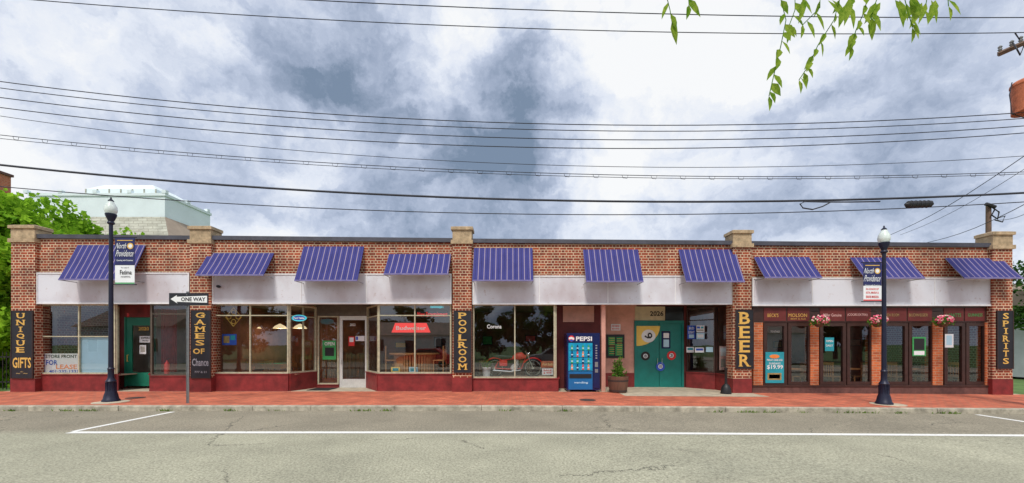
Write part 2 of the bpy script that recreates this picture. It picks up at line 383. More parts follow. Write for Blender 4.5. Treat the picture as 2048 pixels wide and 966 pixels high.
# ---------------- building ----------------
B=thing('brick_building','long single-storey red brick shop row with blue striped awnings and stone-capped pilasters','building')
bays=[(70,380,546,607,475,478),(422,905,548,607,478,483),(943,1468,552,608,484,488),(1503,1988,556,611,489,493)]
mb=MB()
for (a,b,ft,fb,t0,t1) in bays: mb.poly([(a,ft),(b,ft),(b,t1),(a,t0)],0,.3)
mb.build('front_wall','brick',B)
mb=MB(); mb.box(-17.25,-16.95,.31,14,-.4,5.1).box(16.95,17.25,.31,14,-.4,4.9).box(-16.95,16.95,13.7,14,-.4,4.9); mb.build('side_wall','brick',B)
mb=MB(); mb.add([(-16.95,.3,5.0),(16.95,.3,4.75),(16.95,13.7,4.75),(-16.95,13.7,5.0)],[(0,1,2,3)]); mb.build('roof','coping',B)
for (a,b,ft,fb,t0,t1) in bays:
    mb=MB(); mb.poly([(a-2,t0+1),(b+2,t1+1),(b+2,t1-7),(a-2,t0-7)],-.08,.34); mb.build('coping','coping',B)
for (a,b,q,bt,cl,cr) in ((22,70,485,757,20,84),(380,422,487,755,378,431),(905,943,488,755,903,946),(1466,1503,495,757,1459,1504),(1985,2025,498,758,1978,2024)):
    mb=MB(); Y=-.12
    mb.pbox(a,b,q,bt,Y,.32); p=mb.build('pilaster','brick',B)
    xa,xb=X(a,Y),X(b,Y); c=MB(); z=Z(q,Y)
    w0,w1=xa-.02,xb+.02; y0,y1=Y-.03,.4
    zt=z+.62
    c.box(w0-.03,w1+.03,y0-.03,y1,z,z+.13).box(w0+.02,w1-.02,y0+.02,y1,z+.13,zt-.14)
    c.add([(w0-.03,y0-.03,zt-.14),(w1+.03,y0-.03,zt-.14),(w1+.03,y1,zt-.14),(w0-.03,y1,zt-.14),(w0-.03,y0-.03,zt-.04),(w1+.03,y0-.03,zt-.04),(w1+.03,y1,zt-.04),(w0-.03,y1,zt-.04),(w0+.08,y0+.08,zt),(w1-.08,y0+.08,zt),(w1-.08,y1,zt),(w0+.08,y1,zt)],
      [(0,3,2,1),(0,1,5,4),(1,2,6,5),(2,3,7,6),(3,0,4,7),(4,5,9,8),(5,6,10,9),(6,7,11,10),(7,4,8,11),(8,9,10,11)])
    c.build('pilaster_cap','stone',p)
    c=MB(); c.box(xa-.012,xb+.012,Y-.012,.31,-.4,Z(bt,Y)-.002); c.build('pilaster_base','maroon',p)
joints=[[ ],[602,733],[1079,1216,1351],[1625,1750,1870]]
for i,(a,b,ft,fb,t0,t1) in enumerate(bays):
    a2,b2=a+2,b-2
    mb=MB(); mb.pbox(a2,b2,ft+1,fb,-.06,.28); p=mb.build('fascia_panel','fascia',B)
    t=MB()
    for (p0,p1,q0,q1) in ((a2,b2,ft-1,ft+1.5),(a2,b2,fb-2,fb+1),(a2,a2+2.5,ft+1.5,fb-2),(b2-2.5,b2,ft+1.5,fb-2)): t.pbox(p0,p1,q0,q1,-.085,-.061)
    for j in joints[i]: t.pbox(j-.8,j+.8,ft+2,fb-2,-.075,-.0605)
    t.build('fascia_trim','fasciatrim',p)
zs=3.02
mb=MB(); mb.add([(-16.9,.31,3.16),(16.9,.31,3.16),(16.9,7.4,3.16),(-16.9,7.4,3.16)],[(0,1,2,3)]); mb.build('interior_ceiling','ceil',B)
mb=MB(); mb.add([(-16.9,1.95,0),(16.9,1.95,-.02),(16.9,7.4,-.02),(-16.9,7.4,0)],[(0,1,2,3)]); mb.build('interior_floor','ifloor',B)
mb=MB(); mb.box(-16.9,-11.2,3.0,3.1,-.1,3.15); mb.build('interior_wall','interior2',B)
mb=MB(); mb.box(-11.1,16.9,5.3,5.4,-.1,3.15)
for px in (400,924,1484): x=X(px); mb.box(x-.05,x+.05,.33,5.3,-.1,3.15)
mb.build('interior_wall','interior',B)
mb=MB()
for k in range(58):
    x=-11+k*.19
    if not(-1.9<x<-1.5): mb.box(x,x+.17,5.24,5.29,-.02,1.15)
mb.build('interior_panelling','panelwood',B)

def window(A,B_,z0,z1,vd=(),hd=(),fm='bframe',fw=.05,pane='glass',name='shop_window',ft=.07):
    A=Vector((A[0],A[1],0)); Bv=Vector((B_[0],B_[1],0)); d=Bv-A; ln=d.length; u=d/ln; f=MB()
    def bar(s0,s1,za,zb,t=ft): a=A+u*s0; b=A+u*s1; f.seg(a,b,za,zb,t)
    bar(0,fw,z0,z1); bar(ln-fw,ln,z0,z1); bar(fw,ln-fw,z0,z0+fw); bar(fw,ln-fw,z1-fw,z1)
    for t in vd:
        s=t*ln; bar(s-fw*.4,s+fw*.4,z0+fw,z1-fw,ft*.9)
    for z in hd: bar(fw,ln-fw,z-fw*.35,z+fw*.35,ft*.8)
    fo=f.build(name,fm,B)
    p=MB(); a=A+u*fw; b=A+u*(ln-fw); p.add([(a.x,a.y,z0+fw),(b.x,b.y,z0+fw),(b.x,b.y,z1-fw),(a.x,a.y,z1-fw)],[(0,1,2,3)]); p.build('pane',pane,fo)
    return fo
def bulk(A,B_,z1,m='maroon',t=.12,name='bulkhead'):
    o=MB().seg(A,B_,-.35,z1-.03,t).build(name,m,B); MB().seg(A,B_,z1-.03,z1,t+.06).build('sill',m,o); return o
def pt(px,Y): return (X(px,Y),Y)
# bay 1
ya=.12; zsl=Z(748,ya)
def frac(px,a,b): return (px-a)/(b-a)
window(pt(78,ya),pt(232,ya),zsl,zs,[frac(85,78,232),frac(159,78,232)],[Z(673,ya)],fm='cream')
bulk(pt(72,ya),pt(232,ya),zsl)
window(pt(232,ya),pt(236,.85),zsl,zs,fm='cream'); bulk(pt(232,ya),pt(236,.85),zsl)
window(pt(303,ya),pt(378,ya),zsl-.05,zs,[],[Z(628,ya)],fm='bframe'); bulk(pt(303,ya),pt(380,ya),zsl-.05)
window(pt(305,.85),pt(303,ya),zsl,zs,fm='bframe'); bulk(pt(305,.85),pt(303,ya),zsl)
yb=.9
mb=MB(); mb.pbox(222,250,600,790,yb,yb+.1); mb.build('entry_wall','maroon2',B)
mb=MB(); mb.pbox(250,312,600,634,yb,yb+.1); mb.build('entry_wall','maroon',B)
def door(px0,px1,q0,q1,Y,fm,glassbox=None,name='door',hpx=None,hm='gold',leaf=None):
    d=MB()
    x0,x1=X(px0,Y),X(px1,Y); z0,z1=Z(q1,Y),Z(q0,Y)
    if glassbox:
        g0,g1,h0,h1=glassbox; a,b=X(g0,Y),X(g1,Y); za,zb=Z(h1,Y),Z(h0,Y)
        d.box(x0,a,Y,Y+.05,z0,z1).box(b,x1,Y,Y+.05,z0,z1).box(a,b,Y,Y+.05,z0,za).box(a,b,Y,Y+.05,zb,z1)
    else: d.box(x0,x1,Y,Y+.05,z0,z1)
    o=d.build(name,fm,B)
    if glassbox: MB().box(a,b,Y+.02,Y+.03,za,zb).build('door_pane','cglass',o)
    if hpx:
        xh=X(hpx,Y); zh=z0+1.02; h=MB(); h.tube([(xh,Y,zh-.12),(xh,Y-.05,zh-.12),(xh,Y-.05,zh+.12),(xh,Y,zh+.12)],.013,6); h.build('door_handle',hm,o,True)
    return o
door(251,310,635,772,yb,'green',(264,303,651,745),hpx=257)
mb=MB(); mb.pbox(248.5,251,634,774,yb-.03,yb-.001); mb.build('door_frame','green',B)
t=MB().text('2020',277,298,654,661,yb-.005); t.build('door_number','gold',B)
mb=MB(); mb.box(X(60),X(232,.1),.2,1.9,zsl-.06,zsl-.03).box(X(303),X(385),.2,1.9,zsl-.1,zsl-.07); mb.build('display_platform','interior2',B)
# bay 2
z2=Z(747,ya); zt=Z(631,ya)
window(pt(424,ya),pt(578,ya),z2,zs,[.5],[zt],fm='cream'); bulk(pt(422,ya),pt(578,ya),z2)
window(pt(578,ya),pt(632,1.3),z2,zs,[.5],[zt],fm='cream'); bulk(pt(578,ya),pt(632,1.3),z2)
window(pt(735,1.3),pt(757,ya),z2,zs,[],[zt],fm='cream'); bulk(pt(735,1.3),pt(757,ya),z2)
window(pt(757,ya),pt(903,ya),z2,zs,[.5],[zt],fm='cream'); bulk(pt(757,ya),pt(905,ya),z2)
Y=1.3
mb=MB(); mb.pbox(632,740,598,631,Y,Y+.08); mb.build('transom','bframe',B)
window(pt(636,Y),pt(678,Y),.12,Z(632,Y),[],[],fm='cream',name='side_window'); bulk(pt(634,Y),pt(678,Y),.12,'maroon')
door(679,736,632,775,Y,'alu',(685,730,640,758),hpx=683,hm='alu')
MB().text('2022',700,711,647,652,Y-.003).build('door_number','white',B)
mb=MB(); mb.box(X(424),X(585),.25,1.9,z2-.06,z2-.02).box(X(757),X(905),.25,1.9,z2-.06,z2-.02); mb.build('display_platform','interior',B)
mb=MB(); mb.box(X(640,Y),X(680,Y),.3,1.1,.0,.015); tag(mb.build('door_mat','rubber'),'dark rubber mat in front of the silver framed shop door','door mat')
# bay 3
z3=Z(756,ya)
window(pt(946,ya),pt(1110,ya),z3,zs,[.51],[],fm='cream'); bulk(pt(944,ya),pt(1116,ya),z3)
window(pt(1111,ya),pt(1113,1.8),z3,zs,fm='cream'); bulk(pt(1114,ya),pt(1114,1.8),z3)
mb=MB(); mb.box(X(945),X(1108),.25,1.9,z3-.06,z3-.02); mb.build('display_platform','interior2',B)
Y=1.8
mb=MB(); mb.pbox(1108,1204,596,790,1.1,1.2); mb.build('entry_wall','maroon2',B)
mb=MB(); mb.pbox(1126,1188,612,644,1.06,1.098); mb.build('wall_panel','pink',B)
mb=MB(); mb.pbox(1200,1273,596,790,Y,Y+.1); mb.build('entry_wall','pink',B)
mb=MB(); mb.pbox(1208,1273,746,782,Y-.03,Y-.002); mb.build('wall_base','maroon',B)
mb=MB(); mb.box(X(1203,.2),X(1203,.2)+.14,.2,.34,-.1,zs); mb.build('entry_post','pink',B)
mb=MB(); mb.pbox(1273,1374,596,612,Y,Y+.1).pbox(1368,1374,612,790,Y,Y+.1); mb.build('entry_wall','maroon2',B)
mb=MB(); mb.pbox(1270,1330,613,641,Y-.02,Y+.06); o=mb.build('transom','beige',B); MB().text('2026',1300,1327,622,632,Y-.024,bold=.03).build('door_number','black',o)
mb=MB(); mb.pbox(1331,1367,613,641,Y-.0,Y+.04); mb.build('transom','glassdark',B)
mb=MB(); 
for (p0,p1,q0,q1) in ((1269,1273,646,775),(1364,1368,646,775),(1269,1368,641.2,646)): mb.pbox(p0,p1,q0,q1,Y-.05,Y-.001)
mb.build('door_frame','teal',B)
door(1273,1318,646,775,Y,'teal',None,hpx=1314,hm='chrome'); door(1319,1364,646,775,Y,'teal',(1323,1341,662,697),hpx=1323,hm='chrome')
window(pt(1374,1.75),pt(1431,1.0),Z(746,1.0),zs,[],[Z(640,1.3)],fm='brown'); bulk(pt(1373,1.75),pt(1431,1.0),Z(746,1.0),'maroon')
window(pt(1433,1.0),pt(1460,.15),Z(746,1.0),zs,[],[],fm='brown'); bulk(pt(1433,1.0),pt(1465,.15),Z(746,1.0),'maroon')
# bay 4
Y4=.1; zb4=Z(770,Y4)
mb=MB(); mb.box(X(1505,0),X(1986,0),.0,.3,-.5,zb4); mb.build('stone_base','brownstone',B)
mb=MB(); mb.box(X(1505,0),X(1986,0),-.02,-.001,zb4-.06,zb4+.0); mb.build('stone_base','brown',B)
for a,b in ((1507,1526),(1621,1638),(1744,1763),(1866,1886),(1971,1987)):
    mb=MB(); mb.box(X(a,.02),X(b,.02),.02,.3,zb4+.002,Z(645,.02)); mb.build('brick_pier','obrick',B)
mb=MB(); mb.pbox(1505,1987,611,645,.05,.2); tr=mb.build('transom','brown',B)
wins=[(1526,1621),(1638,1744),(1763,1866),(1886,1971)]
tx=[[("BECK'S",1535,1557),('MOLSON',1577,1614)],[('Miller Genuine',1647,1683),('(COORS EXTRA)',1695,1735)],[('BREW ROOM',1769,1798),('BUDWEISER',1818,1856)],[('LABATTS',1893,1922),('GUINNESS',1936,1965)]]
for (a,b),tt in zip(wins,tx):
    m2=(a+b)/2
    f=MB()
    for p,q in ((a+2,m2-1.5),(m2+1.5,b-2)): f.pbox(p,q,616,642,.035,.049)
    f.build('transom_panel','maroon2',tr)
    t=MB()
    for s_,p,q in tt: t.text(s_,p,q,627,633 if len(s_)>7 else 634,.03,bold=.0)
    if a==1526: t.text('BEER & ALE',m2+8,m2+38,636.5,639,.03,bold=0)
    t.build('lettering','gold' if a in(1526,) else ('greenposter' if a==1886 else 'dimgold' if a==1763 else 'pinkf2'),tr)
    window(pt(a,Y4),pt(m2-1,Y4),zb4+.01,Z(646,Y4),[],[],fm='brown',fw=.11,pane='glass4',ft=.1)
    window(pt(m2+1,Y4),pt(b,Y4),zb4+.01,Z(646,Y4),[],[],fm='brown',fw=.11,pane='glass4',ft=.1)

# ---------------- awnings ----------------
aw=[(155,291,490,558,'tall striped awning over the for-lease window, partly behind the left banner'),
(417,548,506,549,'short striped awning over the window with the hanging diamond ornament'),
(607,728,493,560,'tall striped awning over the silver framed door'),
(778,902,508,547,'short striped awning over the window with the red drum sign'),
(948,1065,496,560,'tall striped awning over the window with the red motorcycle'),
(1166,1276,499,562,'tall striped awning above the pink entry wall right of the vending machine'),
(1357,1470,499,562,'tall striped awning right of the teal door, beside the fourth pilaster'),
(1508,1618,514,554,'short striped awning over the first brown framed bar window'),
(1700,1815,515,555,'short striped awning partly behind the right lamp post banner'),
(1890,2003,516,555,'short striped awning at the right end of the building')]
for (a,b,q0,q1,lb) in aw:
    Ya,Yb=-.03,-.62; x0,x1=X(a,Ya),X(b,Ya); z0,z1=Z(q0,Ya),Z(q1,Yb)
    r=thing('awning',lb,'awning',(x0,0,z1),group='striped awnings on the brick facade')
    n=16; mb=MB(); vs=[];fs=[]
    for i in range(n+1):
        x=x0+(x1-x0)*i/n; sg=.012*math.sin(math.pi*i/n*4)
        for t in (0,.5,1): vs.append((x,Ya+(Yb-Ya)*t,z0+(z1-z0)*t-.025*math.sin(math.pi*t)+sg*t*.7))
    for i in range(n):
        for j in range(2): k=i*3+j; fs.append((k,k+1,k+4,k+3))
    vs2=[(v[0],v[1]+.015,v[2]-.015) for v in vs]
    mb.add(vs,fs); mb.add(vs2,[tuple(reversed(f)) for f in fs]); mb.build('canopy','awning',r,True)
    e=MB(); e.box(x0,x1,Yb-.012,Yb-.002,z1-.04,z1+.008); e.build('valance','awnedge',r)
    e=MB()
    for x in (x0+.02,x1-.02):
        e.tube([(x,Ya,z0-.03),(x,Yb+.02,z1-.03)],.012,5); e.tube([(x,Yb+.02,z1-.03),(x,-.0,z1-.03)],.012,5)
    e.tube([(x0,Yb+.02,z1-.03),(x1,Yb+.02,z1-.03)],.014,5); e.build('awning_frame','steel',r)

# ---------------- vertical sign boards ----------------
SER={'U':[(0.14,1),(.86,1)],'N':[(.12,1),(.12,0),(.88,1)],'I':[(.5,1),(.5,0)],'E':[(.1,1),(.1,0)],'P':[(.15,1),(.15,0)],'L':[(.15,1),(.12,0)],'R':[(.12,1),(.12,0),(.9,0)],'B':[(.1,1),(.1,0)],'M':[(.1,1),(.1,0),(.9,1),(.9,0)],'A':[(.06,0),(.94,0)],'T':[(.5,0)],'F':[(.15,0)],'G':[(.9,.5)]}
def vsign(a,b,q0,q1,label,texts):
    Y=-.17; r=MB(); r.pbox(a,b,q0,q1,Y,Y+.04); o=r.build('sign_board','board'); tag(o,label,'sign')
    t=MB(); e=1.2
    for (s_,p,pp,q,qq,mi) in texts:
        t.text(s_,p,pp,q,qq,Y-.004,mi=mi,bold=.02)
        if len(s_)==1 and s_ in SER:
            w=pp-p; h=qq-q
            for fx,fy in SER[s_]:
                cx=p+w*fx; cq=qq-h*fy; hw=max(2.2,w*.2) if s_!='I' else 4.2
                t.pbox(cx-hw,cx+hw,cq-(0 if fy==1 else 1.3),cq+(1.3 if fy==1 else 0),Y-.0045,Y-.002,mi)
    t.build('lettering',['gold','dimgold','leafprint'],o)
    f=MB()
    for (p0,p1,r0,r1) in ((a,b,q0,q0+e),(a,b,q1-e,q1),(a,a+e,q0+e,q1-e),(b-e,b,q0+e,q1-e)): f.pbox(p0,p1,r0,r1,Y-.008,Y-.001)
    f.build('sign_frame','brown',o)
def vert(word,a,b,q0,q1,gap=3,mi=0):
    n=len(word); h=(q1-q0)/n; out=[]
    for i,c in enumerate(word):
        p,pp=(a,b) if c!='I' else ((a+b)/2-1.6,(a+b)/2+1.6)
        out.append((c,p,pp,q0+i*h,q0+(i+1)*h-gap,mi))
    return out
vsign(21,65,621,757,'black and gold hanging board reading unique gifts on the leftmost pilaster',vert('UNIQUE',33,49,626,708)+[('GIFTS',25,62,715,736,0),('~*~',32,55,742,748,1)])
vsign(381,421,620,757,'black board with gold letters reading games of chance beside the one way sign',vert('GAMES',391,409,625,694)+[('OF',386,409,697,708,0),('Chance',384,417,717,732,2),('777 & 21',389,413,742,746,2)])
vsign(907,943,621,746,'black board reading poolroom on the middle pilaster',vert('POOLROOM',917,933,625,742,2.5))
vsign(1472,1508,619,738,'black board with the widest gold letters, reading beer, left of the brown bar front',vert('BEER',1479,1500,624,737,4))
vsign(1995,2028,621,738,'black board reading spirits on the rightmost pilaster',vert('SPIRITS',2006,2018,626,731,3))

# ---------------- posters ----------------
def poster(name,a,b,q0,q1,Y,bg,label,texts=(),mats=('black',),cat='poster',blocks=(),th=.006,shape=None):
    r=MB()
    if shape: r.poly(shape,Y,Y+th)
    else: r.pbox(a,b,q0,q1,Y,Y+th)
    o=r.build(name,bg); tag(o,label,cat)
    if blocks:
        t=MB(); used=[]
        for (p0,p1,r0,r1,m) in blocks:
            if m not in used: used.append(m)
            t.pbox(p0,p1,r0,r1,Y-.003,Y-.001,used.index(m))
        t.build('print',used,o)
    if texts:
        t=MB()
        for x in texts: t.text(x[0],x[1],x[2],x[3],x[4],Y-.005,mi=x[5] if len(x)>5 else 0,bold=.02,rot=x[6] if len(x)>6 else 0)
        t.build('lettering',list(mats),o)
    return o
YI=.165
poster('lease_sign',87,158,707,747,YI,'cwhite','white for-lease sign with hand painted letters in the leftmost window',
  [('STORE FRONT',91,154,709.5,716,0),('FOR',92,115,720,730,1),('LEASE',112,154,729,738,2),('401-232-1331',98,156,740,745.5,1)],('board','blue','orange'),'sign',[(89.3,90,709,745,'blue')])
poster('blue_board',161,218,673,746,YI,'paleblue','pale blue blank board behind the leftmost shop window',cat='board')
poster('door_notice',279,302,672,685,.89,'cwhite','white notice taped high on the green door',[('OPEN',282,299,674,678),('daily',284,297,680,683)])
poster('door_notice',279,292,690,708,.89,'cwhite','small white photo notice below another on the green door',blocks=[(281,290,693,704,'drape')])
poster('window_poster',645,672,681,719,1.27,'greenposter','green bordered open sign in the side window left of the silver door',[('OPEN',649,669,684,691)],('white',),blocks=[(650,668,695,712,'black')])
poster('door_notice',711,729,672,682,1.28,'cwhite','small white notice on the upper part of the silver framed door',blocks=[(712,716,673,680,'blue')])
poster('door_notice',697,709,673,692,1.28,'red','red and white notice on the silver framed door, left of the pane centre',blocks=[(699,707,675,684,'cwhite')])
o=poster('drum_sign',783,860,646,665,YI+.05,'redneon','red beer sign shaped like a drum hanging in the window above a round table',[('Budweiser',792,852,652,660)],('white',),'sign',shape=[(790,646),(853,646),(861,665),(783,665)])
o=poster('neon_sign',833,897,622,636,YI+.1,'black','red lettered neon sign high in the window beside the middle pilaster',[('New Entertainment',835,895,624,633)],('redneon',),'sign')
MB().pbox(862,885,612,616,YI+.1,YI+.12).text('Bud Light',860,888,612,617,YI+.09).build('neon_tube','tealneon',o)
r=MB().disc(598,636,15,YI+.05,.03,rz=6.5).build('neon_sign','tealneon'); tag(r,'oval teal lit sign hanging in the window left of the silver door','sign')
MB().text('Pool Tables',587,609,634,638,YI+.03,bold=.04).build('lettering','white',r)
MB().disc(598,636,12.5,YI+.045,.004,rz=4.5).build('inner_face','blue',r)
t=thing('window_ornament','gold diamond of four scrolled rings hanging high in the window left of the pendant lamps','ornament',W(467,653,YI+.1))
c=W(467,634,YI+.1); m1=MB()
for dx,dz in ((0,.16),(0,-.16),(.16,0),(-.16,0)): m1.torus((c.x+dx,c.y,c.z+dz),.075,.014,'y',16,4)
m1.build('ring','gold',t); q=MB(); R=.33
for k in range(4):
    a=[(0,R),(R*.85,0),(0,-R),(-R*.85,0)]; q.tube([(c.x+a[k][0],c.y,c.z+a[k][1]),(c.x+a[(k+1)%4][0],c.y,c.z+a[(k+1)%4][1])],.014,4)
q.build('diamond_frame','gold',t); MB().tube([(c.x,c.y,c.z+R),(c.x,c.y,3.0)],.004,4).build('hanging_wire','steel',t)
poster('wall_picture',444,473,668,690,YI+.2,'blue','blue picture card in the window below the diamond ornament',cat='picture',blocks=[(447,459,672,686,'dimgold'),(461,470,671,680,'tealposter')])
MB().text('Corona',974,1003,649,657,YI-.06,bold=.01).build('x','white'); o=bpy.data.objects['x']; o.name='window_lettering'; tag(o,'white beer lettering on the glass above the red motorcycle','lettering')
poster('for_sale_sign',1082,1108,722,735,.35,'rust','brown sign standing in the window right of the motorcycle',[('For Sale',1085,1106,726,731)],('gold',),'sign')
poster('price_card',1084,1106,737,750,.30,'cwhite','white price card with red print below a brown sign near the motorcycle',[('SALE',1087,1103,739,742),('$ 999',1087,1103,744,748)],('red',),'sign')
poster('wall_sign',1222,1241,648,661,1.77,'cwhite','small white sign with red letters above the menu board on the pink wall',[('NO BIKES',1224,1239,650,654),('BEYOND',1224,1239,656,659)],('red',),'sign')
o=poster('menu_board',1213,1249,669,716,1.75,'black','black framed menu board on the pink entry wall',cat='sign',blocks=[(1217,1230,674,690,'greenposter'),(1233,1245,674,684,'felt'),(1217,1228,694,711,'felt'),(1231,1245,688,711,'greenposter')])
t=MB()
for i in range(8):
    y=676+i*4.4; t.pbox(1219,1229,y,y+1,1.74,1.743); t.pbox(1234,1244,y+1,y+2,1.74,1.743)
t.build('lettering','gold',o)
Yd=1.785
n=14; arc=[(1273,652)]+[(1273+47*math.cos(a),652+40*math.sin(a)) for a in [math.pi/2*k/n for k in range(n+1)]]
o=poster('door_decal',0,0,0,0,Yd,'yellow','large yellow quarter pool ball painted on the teal double door',cat='decal',shape=list(reversed(arc)))
MB().disc(1297,672,14,Yd-.004,.003,n=20,rz=13).build('number_disc','cwhite',o); MB().text('9',1291,1303,664,680,Yd-.008,bold=.02,rot=-1.2).build('lettering','black',o)
for (p,q,mm,lb,s_,col) in ((1291,712,'black','black pool ball decal on the left leaf of the teal door','8','white'),(1343,711,'red','red pool ball decal on the right leaf of the teal door','3','white'),(1321,733,'blue','blue and white pool ball decal low at the meeting of the teal doors','10','white')):
    o=MB().disc(p,q,9,Yd-.002-(.03 if p==1321 else 0),.004,n=20).build('door_decal',mm); tag(o,lb,'decal',group='pool ball decals on the teal door')
    MB().disc(p,q,4.5,Yd-.006-(.03 if p==1321 else 0),.003).build('number_disc','cwhite',o); MB().text(s_,p-2.5,p+2.5,q-3,q+3,Yd-.009-(.03 if p==1321 else 0)).build('lettering','black',o)
poster('door_notice',1323.5,1340.5,663,697,Yd,'bluedark','framed notice in the pane of the teal door',blocks=[(1327,1338,666,676,'cwhite'),(1327,1338,679,694,'paleblue')])
poster('window_poster',1375,1391,651,678,1.45,'blue','blue beer poster in the narrow window right of the teal door',[('BUD',1378,1388,654,659),('LIGHT',1377,1389,662,667)],('white',),blocks=[(1378,1388,669,676,'paleblue')])
poster('window_poster',1393,1409,651,664,1.15,'cwhite','white notice with blue squares right of the blue beer poster',blocks=[(1394,1400,653,657,'blue'),(1402,1407,653,657,'tealposter'),(1394,1407,659,662,'drape')])
poster('window_poster',1393,1409,666,678,1.15,'paleblue','pale notice low of the pair right of the blue beer poster',blocks=[(1395,1407,669,675,'cwhite')])
poster('sticker',1373,1388,694,705,1.45,'cwhite','leftmost of the row of payment stickers in the window right of the teal door',blocks=[(1375,1386,696,700,'tealposter')],cat='sticker')
poster('sticker',1390,1408,695,705,1.15,'cwhite','middle sticker of the row in the window right of the teal door',blocks=[(1392,1406,697,701,'blue')],cat='sticker')
poster('sticker',1412,1426,694,704,1.0,'paleblue','rightmost sticker of the row in the window right of the teal door',cat='sticker')
poster('window_poster',1439,1454,692,740,.8,'pinkf2','tall pale pink poster in the angled pane beside the beer board',blocks=[(1441,1452,696,712,'cwhite'),(1442,1451,718,734,'drape')])
o=poster('window_poster',1531,1568,704,766,.03,'tealposter','large teal price poster in the first bar window',[('FRIDAY CRAB LEGS',1534,1565,718,722,0),('SUNDAYS',1538,1561,725,729,0),('$19.99',1534,1566,730,739,0)],('white','orange'),blocks=[(1535,1563,746,760,'dimgold'),(1538,1560,749,757,'pinkf2')])
MB().disc(1549,713,10,.024,.003,rz=4).build('crab_print','orange',o)
poster('window_poster',1650,1668,675,702,.03,'tealposter','small teal poster with white text in the second bar window',[('OPEN',1652,1666,680,684),('DAILY',1652,1666,689,693)],('white',))
poster('window_poster',1825,1852,674,712,.03,'greenposter','green and black framed poster in the third bar window',blocks=[(1828,1849,677,700,'black'),(1828,1849,702,710,'cwhite')])
poster('window_poster',1890,1907,668,695,.03,'cwhite','white leaflet in the last bar window',blocks=[(1893,1904,671,690,'paleblue')])
poster('window_sticker',1538,1562,655,666,.2,'board','dark sign with pale letters at the top of the first bar window',[('TO KITNESS',1541,1560,661,665)],('cwhite',),'sign')
poster('address_plate',254,258,626,634,.89,'red','small red plate above the green door',cat='plate')
# framed pictures on the far interior walls
for a,w,q,h,mm,lb in ((452,14,672,16,'drape','grey framed picture on the back wall of the pool room, leftmost'),(524,18,676,14,'tealposter','teal framed picture on the pool room wall behind the pendant lamps'),(556,12,674,18,'dimgold','gold framed picture on the pool room wall below the middle pendant'),(790,22,684,12,'yellow','yellow framed picture on the wall behind the round table'),(868,16,674,20,'leafprint','grey framed picture on the wall behind the red neon sign'),(965,20,672,18,'greenposter','green framed picture on the wall behind the motorcycle, left'),(1050,22,670,14,'red','red framed picture on the wall behind the motorcycle, right'),(1548,16,682,14,'dimgold','gold framed picture deep in the first bar window'),(1700,22,678,14,'drape','grey framed picture deep in the second bar window'),(1795,16,680,16,'orange','orange framed picture deep in the third bar window'),(1930,14,682,14,'tealposter','teal framed picture deep in the last bar window')):
    o=MB().pbox(a,a+w,q,q+h,5.18,5.23).build('wall_picture','black'); tag(o,lb,'picture',group='framed pictures inside the building')
    MB().pbox(a+1.5,a+w-1.5,q+1.5,q+h-1.5,5.17,5.178).build('picture_print',mm,o)

